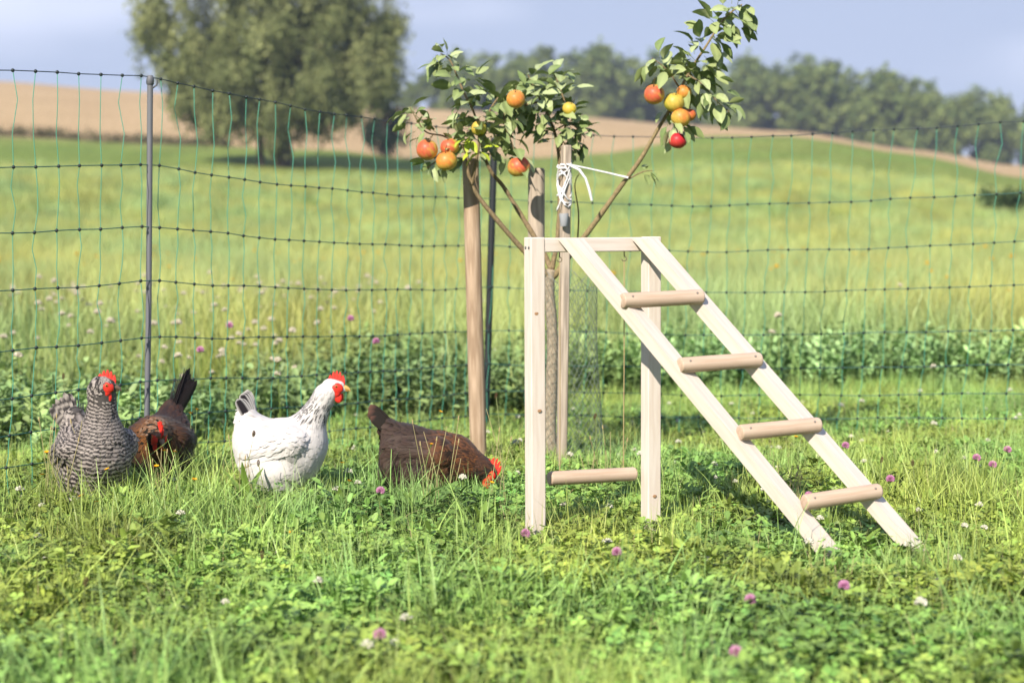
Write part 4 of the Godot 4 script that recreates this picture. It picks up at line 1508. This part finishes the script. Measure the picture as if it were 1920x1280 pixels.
func clover_clump(n: int, r: float, h0: float, h1: float, size: float, c: Color) -> ArrayMesh:
	var b := MB.new()
	for i in n:
		var a := rr(0, TAU)
		var q := Vector3(cos(a), 0, sin(a)) * r * sqrt(rng.randf())
		var top := q + Vector3(rr(-0.02, 0.02), rr(h0, h1), rr(-0.02, 0.02))
		var cc := shade(c, rr(0.7, 1.3))
		cc.r *= rr(0.85, 1.2)
		blade(b, q, (top - q) * Vector3(1, 0, 1) * 2.0, top.y, 0.0022, shade(cc, 0.9), cc, 2)
		var n0 := Vector3(rr(-0.55, 0.55), 1, rr(-0.55, 0.55)).normalized()
		var d0 := n0.cross(Vector3(cos(a * 3.0), 0, sin(a * 3.0))).normalized()
		for k in 3:
			var d := d0.rotated(n0, TAU * k / 3.0)
			var L := size * rr(0.8, 1.2)
			leaflet(b, top, (d + n0 * rr(-0.15, 0.3)).normalized(), n0, L, L * 0.85, cc, true)
	return b.mesh()

func herb_clump(n: int, r: float, h: float, size: float, c: Color) -> ArrayMesh:
	var b := MB.new()
	for i in n:
		var a := rr(0, TAU)
		var q := Vector3(cos(a), 0, sin(a)) * r * sqrt(rng.randf())
		var hh := h * rr(0.5, 1.1)
		var ln := Vector3(rr(-0.25, 0.25), 0, rr(-0.25, 0.25))
		blade(b, q, ln, hh, 0.004, shade(c, 0.7), shade(c, 0.9), 3)
		for k in 9:
			var t := rr(0.25, 1.0)
			var p := q + Vector3(0, hh * t, 0) + ln * hh * t * t
			var d := Vector3(rr(-1, 1), rr(-0.15, 0.7), rr(-1, 1)).normalized()
			var nn := Vector3(rr(-0.4, 0.4), 1, rr(-0.4, 0.4)).normalized()
			nn = (nn - d * nn.dot(d)).normalized()
			var cc := shade(c, rr(0.65, 1.35))
			leaflet(b, p, d, nn, size * rr(0.7, 1.3), size * 0.55, cc)
	return b.mesh()

func scatter(called: String, meshes: Array, mat: Material, count: int, d0: float, d1: float, label: String, category: String, keep: Callable, tint: Callable, s0: float, s1: float, bias := 1.0) -> void:
	var lists := []
	var cols := []
	for m in meshes:
		lists.append([])
		cols.append(PackedColorArray())
	var tries := 0
	var n := 0
	var middle := (d0 + d1) * 0.5
	count = int(count * (0.36 * middle + 1.0) / (0.36 * middle + 0.35))
	while n < count and tries < count * 6:
		tries += 1
		# even over the ground: width grows with distance
		var f := pow(rng.randf(), bias)
		var d := sqrt(lerpf(d0 * d0, d1 * d1, f))
		var x := rr(-1, 1) * (0.36 * d + 1.0)
		var z := -d
		var k: float = (keep as Callable).call(x, d)
		if k <= 0.0 or rng.randf() > k:
			continue
		var i := rng.randi() % meshes.size()
		var s := rr(s0, s1)
		var bs := Basis(Vector3.UP, rr(0, TAU)) * Basis(Vector3(1, 0, 0), rr(-0.12, 0.12))
		lists[i].append(Transform3D(bs.scaled(Vector3(s, s * rr(0.85, 1.15), s)), Vector3(x, land(x, z) - 0.004, z)))
		cols[i].append((tint as Callable).call(x, d))
		n += 1
	for i in meshes.size():
		stuff(called, meshes[i], mat, lists[i], cols[i], label, category)

func lawn() -> void:
	var patch := func(x: float, d: float) -> float: return noise.get_noise_2d(x * 45.0 + 300.0, d * 45.0)
	var tint := func(x: float, d: float) -> Color:
		var k := 1.0 + noise.get_noise_2d(x * 30.0, d * 30.0 + 77.0) * 0.6 + rr(-0.18, 0.18)
		var y := clampf(noise.get_noise_2d(x * 18.0 + 900.0, d * 18.0) * 1.2 + rr(-0.12, 0.12), -0.4, 0.5)
		return Color(k * (1.0 + 0.35 * y), k, k * (1.0 - 0.3 * y))
	var cl := []
	for k in 5:
		cl.append(clover_clump(17, 0.065, 0.018, 0.058, 0.0105, Color(0.195, 0.325, 0.068)))
	scatter("clover_leaves", cl, M.leaf, 7600, 2.35, 8.0, "low clover leaves covering the lawn", "clover", func(x, d): return 0.55 + (patch as Callable).call(x, d) * 1.6, tint, 0.75, 1.3)
	var gr := []
	for k in 5:
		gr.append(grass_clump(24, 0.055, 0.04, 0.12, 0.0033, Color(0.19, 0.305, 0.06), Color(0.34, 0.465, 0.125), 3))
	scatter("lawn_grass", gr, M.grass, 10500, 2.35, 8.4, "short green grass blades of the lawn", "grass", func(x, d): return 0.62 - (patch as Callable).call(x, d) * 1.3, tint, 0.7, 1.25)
	var fine := []
	for k in 4:
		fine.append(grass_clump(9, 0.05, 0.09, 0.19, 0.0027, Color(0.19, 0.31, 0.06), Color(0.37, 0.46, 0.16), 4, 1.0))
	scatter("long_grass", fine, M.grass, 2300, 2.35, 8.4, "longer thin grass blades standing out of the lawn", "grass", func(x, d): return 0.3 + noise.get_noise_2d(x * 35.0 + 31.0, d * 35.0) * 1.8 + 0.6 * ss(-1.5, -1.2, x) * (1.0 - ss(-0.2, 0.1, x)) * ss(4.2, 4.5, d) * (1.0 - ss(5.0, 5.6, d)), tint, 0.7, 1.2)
	var hb := []
	for k in 4:
		hb.append(herb_clump(7, 0.045, 0.055, 0.022, Color(0.19, 0.30, 0.065)))
	scatter("small_herbs", hb, M.leaf, 3200, 2.35, 7.6, "small leafy herbs between the lawn grass", "herbs", func(x, d): return 0.5, tint, 0.7, 1.4)
	var dry := []
	for k in 3:
		dry.append(grass_clump(5, 0.05, 0.05, 0.15, 0.0022, Color(0.34, 0.28, 0.13), Color(0.48, 0.40, 0.22), 3, 1.3))
	scatter("dry_grass", dry, M.grass, 1600, 2.35, 8.0, "dry straw coloured blades in the lawn", "grass", func(x, d): return 0.6, func(x, d): return Color.WHITE, 0.7, 1.2)
	var feet := [at(1588, 1078, 4.06), at(1747, 1073, 4.12), at(1004, 1030, 4.30), at(1222, 1020, 4.45)]
	var clear := func(x: float, d: float) -> float:
		for q in feet:
			if absf(x - q.x) < 0.09 and d < -q.z + 0.05 and d > -q.z - 0.34:
				return 0.0
		return 1.0
	var weed := []
	for k in 4:
		weed.append(herb_clump(7, 0.05, 0.09, 0.023, Color(0.205, 0.30, 0.065)))
	scatter("leafy_weeds", weed, M.leaf, 480, 2.35, 5.2, "taller leafy weeds in the foreground lawn", "weeds", func(x, d): return (clear as Callable).call(x, d) * (1.0 - 0.75 * ss(3.6, 4.4, d)) * (0.5 + 1.6 * noise.get_noise_2d(x * 30.0 + 50.0, d * 30.0 + 10.0)), tint, 0.7, 1.35)
	var big := []
	for k in 4:
		big.append(clover_clump(9, 0.07, 0.03, 0.08, 0.0135, Color(0.225, 0.345, 0.07)))
	scatter("tall_clover", big, M.leaf, 1400, 2.35, 4.9, "taller clover leaves in the foreground lawn", "clover", func(x, d): return (clear as Callable).call(x, d) * (0.35 + 0.5 * ss(-0.3, 0.6, x)) * (1.0 - 0.8 * ss(3.7, 4.4, d)), tint, 0.8, 1.35)
	var wild := []
	for k in 4:
		wild.append(grass_clump(8, 0.035, 0.12, 0.24, 0.0042, Color(0.17, 0.285, 0.055), Color(0.33, 0.46, 0.13), 4, 0.9))
	scatter("tall_grass", wild, M.grass, 780, 2.4, 5.3, "taller grass tufts standing in the foreground lawn", "grass", func(x, d): return maxf(0.0, 0.12 + 2.0 * noise.get_noise_2d(x * 26.0 + 11.0, d * 26.0 + 70.0)) * (clear as Callable).call(x, d) * (0.3 if absf(x - 0.3) < 0.75 and d > 3.7 else 1.0), tint, 0.75, 1.15)
	# white clover heads, tiny, over the lawn
	var wb := MB.new()
	for k in 34:
		var d := Vector3(rng.randfn(), absf(rng.randfn()) * 0.9, rng.randfn()).normalized()
		wb.tube([Vector3(0, 0.055, 0) + d * 0.002, Vector3(0, 0.055, 0) + d * 0.0085], [0.0018, 0.0011], 4, shade(Color(0.62, 0.60, 0.50), rr(0.8, 1.1)))
	wb.tube([Vector3.ZERO, Vector3(0, 0.055, 0)], [0.0011, 0.0011], 4, Color(0.15, 0.22, 0.05))
	scatter("white_clover_flowers", [wb.mesh()], M.matte, 210, 3.0, 8.0, "tiny white clover flower heads dotted over the lawn", "flowers", func(x, d): return 0.5, func(x, d): return Color.WHITE, 1.0, 1.6)

func meadow() -> void:
	var tint := func(x: float, d: float) -> Color:
		var k := 1.0 + noise.get_noise_2d(x * 9.0, d * 5.0 + 177.0) * 0.5 + rr(-0.15, 0.15)
		var y := clampf(noise.get_noise_2d(x * 5.0 + 400.0, d * 4.0) * 1.3 + rr(-0.1, 0.1), -0.5, 0.5)
		return Color(k * (1.0 + 0.3 * y), k, k * (1.0 - 0.3 * y))
	# taller leafy herbs in a belt beyond the net
	var hb := []
	for k in 5:
		hb.append(herb_clump(18, 0.15, 0.22, 0.036, Color(0.19, 0.265, 0.085)))
	var btint := func(x: float, d: float) -> Color:
		return (tint as Callable).call(x, d) * (1.0 + 0.35 * ss(0.0, 0.8, x) + 0.25 * ss(-0.7, -1.2, x))
	var belt := func(x: float, d: float) -> float:
		var near := lerpf(7.25, 8.7, ss(-0.2, 0.5, x)) + noise.get_noise_2d(x * 40.0, 9.0) * 0.5
		if x < -1.0:
			near = lerpf(7.25, 5.9, ss(-1.0, -1.5, x))
		return ss(near, near + 0.5, d) * (1.0 - ss(near + lerpf(0.5, 0.1, ss(-0.2, 0.5, x)), near + lerpf(3.0, 1.2, ss(-0.2, 0.5, x)), d)) * (0.35 + 0.65 * ss(-1.0, -0.6, x)) * (0.75 + 0.8 * noise.get_noise_2d(x * 25.0, d * 12.0))
	scatter("leafy_herbs", hb, M.leaf, 1500, 5.8, 12.5, "dense dark leafy herbs growing beyond the netting", "herbs", belt, btint, 0.5, 1.2)
	var lt := []
	for k in 3:
		lt.append(herb_clump(14, 0.12, 0.24, 0.045, Color(0.24, 0.315, 0.11)))
	scatter("pale_herbs", lt, M.leaf, 900, 6.2, 12.5, "paler leafy herbs mixed into the belt beyond the netting", "herbs", belt, btint, 0.5, 1.15)
	# mown strip beyond the net on the right
	var gr := []
	for k in 3:
		gr.append(grass_clump(26, 0.09, 0.04, 0.11, 0.005, Color(0.19, 0.31, 0.06), Color(0.32, 0.43, 0.105), 3))
	scatter("short_grass", gr, M.grass, 2600, 7.0, 11.0, "short pale grass strip beyond the netting", "grass", func(x, d): return 0.9, tint, 0.8, 1.3)
	# meadow grass
	var tall := []
	for k in 5:
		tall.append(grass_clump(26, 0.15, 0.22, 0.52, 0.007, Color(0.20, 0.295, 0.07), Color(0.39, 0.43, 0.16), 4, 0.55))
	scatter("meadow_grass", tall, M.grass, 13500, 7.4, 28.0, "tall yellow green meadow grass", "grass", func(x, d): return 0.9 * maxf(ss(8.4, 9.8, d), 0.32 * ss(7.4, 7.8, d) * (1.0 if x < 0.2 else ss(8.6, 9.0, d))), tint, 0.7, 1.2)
	var tall2 := []
	for k in 4:
		tall2.append(grass_clump(30, 0.32, 0.25, 0.55, 0.016, Color(0.225, 0.31, 0.08), Color(0.365, 0.415, 0.15), 3, 0.5))
	scatter("distant_meadow_grass", tall2, M.grass, 14000, 26.0, 90.0, "distant yellow green meadow grass", "grass", func(x, d): return 0.9 * (1.0 - ss(75, 90, d)), tint, 0.7, 1.2)
	# flower heads in the meadow edge
	var wb := MB.new()
	for k in 30:
		var d := Vector3(rng.randfn(), absf(rng.randfn()), rng.randfn()).normalized()
		wb.tube([Vector3(0, 0.33, 0) + d * 0.004, Vector3(0, 0.33, 0) + d * 0.017], [0.004, 0.002], 4, shade(Color(0.62, 0.56, 0.44), rr(0.7, 1.1)))
	wb.tube([Vector3.ZERO, Vector3(0, 0.33, 0)], [0.0018, 0.0015], 4, Color(0.14, 0.2, 0.05))
	scatter("white_meadow_flowers", [wb.mesh()], M.matte, 260, 6.2, 13.0, "white clover flowers in the meadow beyond the left netting", "flowers", func(x, d): return ss(-0.5, -1.2, x) * ss(6.2, 7.6, d) + 0.04, func(x, d): return Color.WHITE, 0.75, 1.25)
	var yb := MB.new()
	for k in 20:
		var d := Vector3(rng.randfn(), absf(rng.randfn()), rng.randfn()).normalized()
		yb.tube([Vector3(0, 0.5, 0) + d * 0.004, Vector3(0, 0.5, 0) + d * 0.02], [0.005, 0.003], 4, Color(0.62, 0.36, 0.02))
	yb.tube([Vector3.ZERO, Vector3(0, 0.5, 0)], [0.002, 0.0015], 4, Color(0.14, 0.2, 0.05))
	scatter("yellow_meadow_flowers", [yb.mesh()], M.matte, 110, 11.0, 24.0, "small yellow flowers scattered in the tall meadow", "flowers", func(x, d): return 0.6, func(x, d): return Color.WHITE, 0.7, 1.1)

# ---------------------------------------------------------------- single flowers and tufts
func clover_head() -> ArrayMesh:
	var b := MB.new()
	for k in 90:
		var y := 1.0 - 1.7 * (k + 0.5) / 90.0
		var r := sqrt(maxf(1.0 - y * y, 0.0))
		var a := k * 2.399
		var d := Vector3(cos(a) * r, y, sin(a) * r)
		var c := Color(0.52, 0.17, 0.36).lerp(Color(0.72, 0.42, 0.58), rng.randf() * 0.8)
		var up := (d + Vector3(0, 0.5, 0)).normalized()
		b.tube([d * 0.45, d * 0.75 + up * 0.12, d * 0.82 + up * 0.32], [0.085, 0.10, 0.03], 4, shade(c, 0.85), true, c)
	return b.mesh()

func hawk_head() -> ArrayMesh:
	var b := MB.new()
	b.lathe([Vector2(0.05, -0.95), Vector2(0.28, -0.85), Vector2(0.36, -0.45), Vector2(0.30, -0.05), Vector2(0.02, 0.0)], 10, func(_p): return Color(0.10, 0.15, 0.04))
	for ring in 3:
		for k in 14:
			var a := TAU * (k + 0.33 * ring) / 14.0
			var d := Vector3(cos(a), 0, sin(a))
			var L: float = [1.0, 0.75, 0.45][ring]
			var s := Vector3(-sin(a), 0, cos(a)) * 0.14
			var rise: float = [0.35, 0.55, 0.7][ring]
			var c := Color(0.78, 0.34, 0.015).lerp(Color(0.80, 0.46, 0.02), rng.randf())
			var p0 := d * 0.12
			var p1 := d * L + Vector3(0, rise * L, 0)
			b.face(p0 - s * 0.4, p0 + s * 0.4, p1 + s, p1 - s, c)
	return b.mesh()

func stalk(o: Node3D, top: Vector3, r: float, c: Color) -> void:
	var b := MB.new()
	var bow := Vector3(rr(-1, 1), 0, rr(-1, 1)) * top.y * 0.06
	b.tube([Vector3(0, -0.02, 0), top * 0.33 + bow * 0.8, top * 0.66 + bow, top], [r * 1.2, r, r, r * 0.85], 5, c)
	part("stem", b.mesh(), M.grass, o)

func bloom(called: String, label: String, category: String, group: String, u: float, v: float, h: float, head: Mesh, mat: Material, size: float, head_name: String, stem_c: Color, leafy := false) -> void:
	var d := (0.86 - h) * FOCAL / (v - 400.0)
	var p := at(u, v, d)
	var bx := p.x + rr(-0.15, 0.15) * h
	var bz := p.z + rr(-0.15, 0.15) * h
	var base := Vector3(bx, land(bx, bz), bz)
	var o := thing(called, label, category, base, 0, group)
	stalk(o, p - base, 0.0013, stem_c)
	var s := size
	part(head_name, head, mat, o, Transform3D(Basis.from_euler(Vector3(rr(-0.35, 0.45), rr(0, 6), rr(-0.3, 0.3))).scaled(Vector3(s, s, s)), p - base))
	if leafy:
		var b := MB.new()
		for k in 3:
			var dv := Vector3(cos(k * 2.1), 0.25, sin(k * 2.1)).normalized()
			leaflet(b, p - base - Vector3(0, size * 0.8, 0), dv, Vector3.UP, 0.022, 0.012, Color(0.11, 0.2, 0.045))
		part("leaves", b.mesh(), M.leaf, o)

func flowers() -> void:
	var heads := [clover_head(), clover_head(), clover_head()]
	var pink := [[713, 920, 0.13, "in front of the pecking hen's tail"], [1517, 930, 0.17, "at the left end of the lowest rung"], [1157, 1035, 0.125, "in the lawn in front of the two ladder legs"], [1583, 1098, 0.125, "in the foreground below the ladder's feet"], [1670, 898, 0.14, "right of the lowest rung"], [712, 1190, 0.125, "low in the foreground under the pecking hen"], [1407, 1124, 0.115, "small and pale in the foreground left of the ladder's feet"], [1832, 858, 0.16, "on the far right, leftmost of three"], [1862, 871, 0.15, "on the far right, lowest of three"], [1890, 843, 0.16, "at the right edge, highest of three"], [430, 610, 0.40, "tall beyond the netting right of the grey post"], [375, 656, 0.34, "beyond the netting, lower and nearer the grey post"], [657, 597, 0.42, "tall beyond the netting above the white hen's head"], [705, 640, 0.36, "beyond the netting right of the white hen's head"], [1586, 835, 0.15, "dull, right of the third rung"], [1380, 1222, 0.11, "dark, at the bottom edge of the lawn"], [985, 1000, 0.10, "at the foot of the ladder's left leg"]]
	for i in pink.size():
		var q = pink[i]
		bloom("pink_clover", "pink clover flower " + q[3], "flower", "pink clover flowers", q[0], q[1], q[2], heads[i % 3], M.matte, 0.0112 if q[2] < 0.2 else 0.014, "flower_head", Color(0.13, 0.2, 0.05), true)
	var hh := [hawk_head(), hawk_head()]
	var orange := [[87, 848, 0.20, "left of the barred hen, the taller of two"], [78, 890, 0.15, "left of the barred hen, the lower of two"], [200, 880, 0.18, "in front of the barred hen's breast"], [151, 930, 0.12, "in front of the barred hen's left flank"], [180, 941, 0.10, "lowest in front of the barred hen"], [308, 845, 0.20, "in front of the brown hen's neck"], [327, 847, 0.20, "in front of the brown hen's wattles"], [293, 874, 0.17, "in front of the brown hen's breast"], [369, 768, 0.26, "tallest of those right of the brown hen"], [357, 775, 0.25, "second tallest right of the brown hen"], [364, 899, 0.14, "low and bright right of the brown hen"], [485, 951, 0.09, "in front of the white hen's rear leg"], [655, 902, 0.14, "right of the white hen's breast"], [641, 868, 0.17, "small, closest to the white hen's breast"], [808, 833, 0.21, "orange, before the pecking hen's back"], [826, 772, 0.26, "half closed, above the pecking hen's back"], [545, 998, 0.06, "in the grass below the white hen"], [1493, 819, 0.20, "between the stringers under the third rung"], [1311, 870, 0.15, "under the ladder left of the near stringer"], [1338, 952, 0.08, "low under the ladder"], [922, 905, 0.13, "beside the pecking hen's comb"]]
	for i in orange.size():
		var q = orange[i]
		bloom("yellow_hawkbit", "orange yellow hawkbit flower " + q[3], "flower", "orange yellow hawkbit flowers", q[0], q[1], q[2], hh[i % 2], M.matte, 0.0073, "flower_head", Color(0.20, 0.27, 0.09))
	# ribwort seed heads
	var sb := MB.new()
	for k in 70:
		var y := 2.0 * k / 70.0 - 1.0
		var r := 0.42 * sqrt(maxf(1.0 - y * y, 0.0)) + 0.03
		var a := k * 2.399
		var d := Vector3(cos(a) * r, y, sin(a) * r)
		sb.tube([d * Vector3(0.6, 1, 0.6), d + Vector3(0, 0.06, 0)], [0.10, 0.05], 4, shade(Color(0.14, 0.085, 0.05), rr(0.7, 1.3)))
	var seed_head := sb.mesh()
	var ribs := [[466, 797, 0.24, "left of two before the white hen's wing"], [475, 813, 0.23, "right of two before the white hen's wing"], [484, 868, 0.18, "shorter, before the white hen's thigh"], [160, 1090, 0.12, "blurred, in the left foreground"], [491, 1040, 0.10, "in the foreground below the white hen"], [930, 742, 0.30, "tall, just right of the tallest stake"], [1712, 868, 0.16, "right of the ladder near the netting"], [1654, 862, 0.17, "pale, beside the ladder's far stringer"], [118, 705, 0.34, "tall, above the barred hen's tail"], [1116, 780, 0.26, "tall, inside the ladder frame beside the wire sleeve"]]
	for i in ribs.size():
		var q = ribs[i]
		bloom("ribwort_stalk", "brown ribwort seed head " + q[3], "plant", "brown ribwort seed heads", q[0], q[1], q[2], seed_head, M.matte, 0.0098, "seed_head", Color(0.20, 0.24, 0.09))
	# leaf tufts with broad upright blades
	var tufts := [[462, 985, 4.72, 0.17, 4, "with one tall blade before the white hen's tail"], [775, 985, 4.62, 0.14, 6, "in front of the pecking hen"], [905, 1000, 4.5, 0.11, 5, "between the pecking hen and the ladder's left leg"], [1690, 1058, 4.1, 0.11, 5, "at the foot of the ladder's far stringer"], [1610, 1045, 4.15, 0.12, 5, "between the ladder's feet"], [1040, 985, 4.36, 0.10, 5, "behind the foot of the ladder's left leg"], [345, 955, 4.9, 0.09, 5, "in front of the brown hen"], [1750, 935, 5.0, 0.07, 5, "lying pale right of the ladder"], [1360, 930, 4.8, 0.09, 5, "in the shade under the ladder"], [640, 985, 4.7, 0.12, 5, "right of the white hen's feet"], [210, 1010, 4.5, 0.10, 5, "in front of the barred hen's feet"]]
	for q in tufts:
		var p := at(q[0], q[1], q[2])
		p.y = land(p.x, p.z)
		var o := thing("plantain_tuft", "tuft of broad plantain leaves " + q[5], "plant", p, rr(0, 6), "plantain tufts")
		for k in q[4]:
			var b := MB.new()
			var a: float = TAU * k / float(q[4]) + rr(-0.4, 0.4)
			var L: float = q[3] * rr(0.7, 1.15)
			var out := Vector3(cos(a), 0, sin(a)) * rr(0.25, 0.9)
			var side := Vector3(-sin(a), 0, cos(a))
			var rows := []
			var c := shade(Color(0.17, 0.27, 0.05), rr(0.8, 1.2))
			for i in 8:
				var t := i / 7.0
				var w := 0.0105 * pow(sin(PI * clampf(t * 0.9 + 0.08, 0, 1)), 0.8)
				var m := Vector3(0, L * t * (1.0 - 0.3 * t * out.length()), 0) + out * L * t * t
				rows.append([b.add(m - side * w + Vector3(0, w * 0.45, 0), c), b.add(m, shade(c, 0.85)), b.add(m + side * w + Vector3(0, w * 0.45, 0), c)])
			for i in 7:
				b.quad(rows[i][0], rows[i + 1][0], rows[i + 1][1], rows[i][1])
				b.quad(rows[i][1], rows[i + 1][1], rows[i + 1][2], rows[i][2])
			part("leaf", b.mesh(), M.grass, o)
	# bare clods of soil
	var clods := [[312, 1112, 3.72, 0.045, "in the left foreground grass"], [28, 1172, 3.42, 0.05, "at the left edge of the foreground"], [1770, 1268, 3.05, 0.05, "in the bottom right corner of the lawn"]]
	for q in clods:
		var p := at(q[0], q[1], q[2])
		p.y = land(p.x, p.z) + 0.01
		var o := part("soil_clod", ball(Vector3(q[3], q[3] * 0.7, q[3] * 0.8), Color(0.10, 0.07, 0.045), 0.5), M.matte, self)
		o.position = p
		tag(o, "brown clod of soil " + q[4], "soil", "soil clods")
	# bunches of thin pale stems
	var bunches := [[135, 960, 4.72, 0.26, 14, 0.07, "before the barred hen's flank"], [828, 965, 4.72, 0.25, 9, 0.05, "before the pecking hen's wing"], [305, 960, 4.78, 0.17, 9, 0.05, "before the brown hen"], [450, 975, 4.75, 0.21, 8, 0.04, "before the white hen's tail"], [1480, 930, 4.75, 0.15, 12, 0.03, "under the third rung"], [935, 950, 4.75, 0.30, 4, 0.04, "right of the pecking hen's head"], [1130, 900, 5.1, 0.20, 8, 0.06, "beside the wire sleeve"]]
	for q in bunches:
		var p := at(q[0], q[1], q[2])
		p.y = land(p.x, p.z)
		var b := MB.new()
		for k in q[4]:
			var x0: Vector3 = Vector3(rr(-1, 1), 0, rr(-1, 1)) * float(q[5])
			var L: float = q[3] * rr(0.6, 1.15)
			var ln := Vector3(rr(-0.22, 0.22), 0, rr(-0.2, 0.2))
			var pts := [x0, x0 + Vector3(0, L * 0.5, 0) + ln * L * 0.25, x0 + Vector3(0, L, 0) + ln * L]
			b.tube(pts, [0.0013, 0.0011, 0.0008], 4, Color(0.26, 0.29, 0.11), true, Color(0.44, 0.37, 0.19))
			if k % 2 == 0:
				b.tube([pts[2], pts[2] + Vector3(ln.x * 0.01, 0.012, 0)], [0.0026, 0.0012], 5, Color(0.42, 0.33, 0.16))
		var o := part("dry_stems", b.mesh(), M.grass, self)
		o.position = p
		tag(o, "bunch of thin pale dry stems " + q[6], "grass stems", "", "stuff")
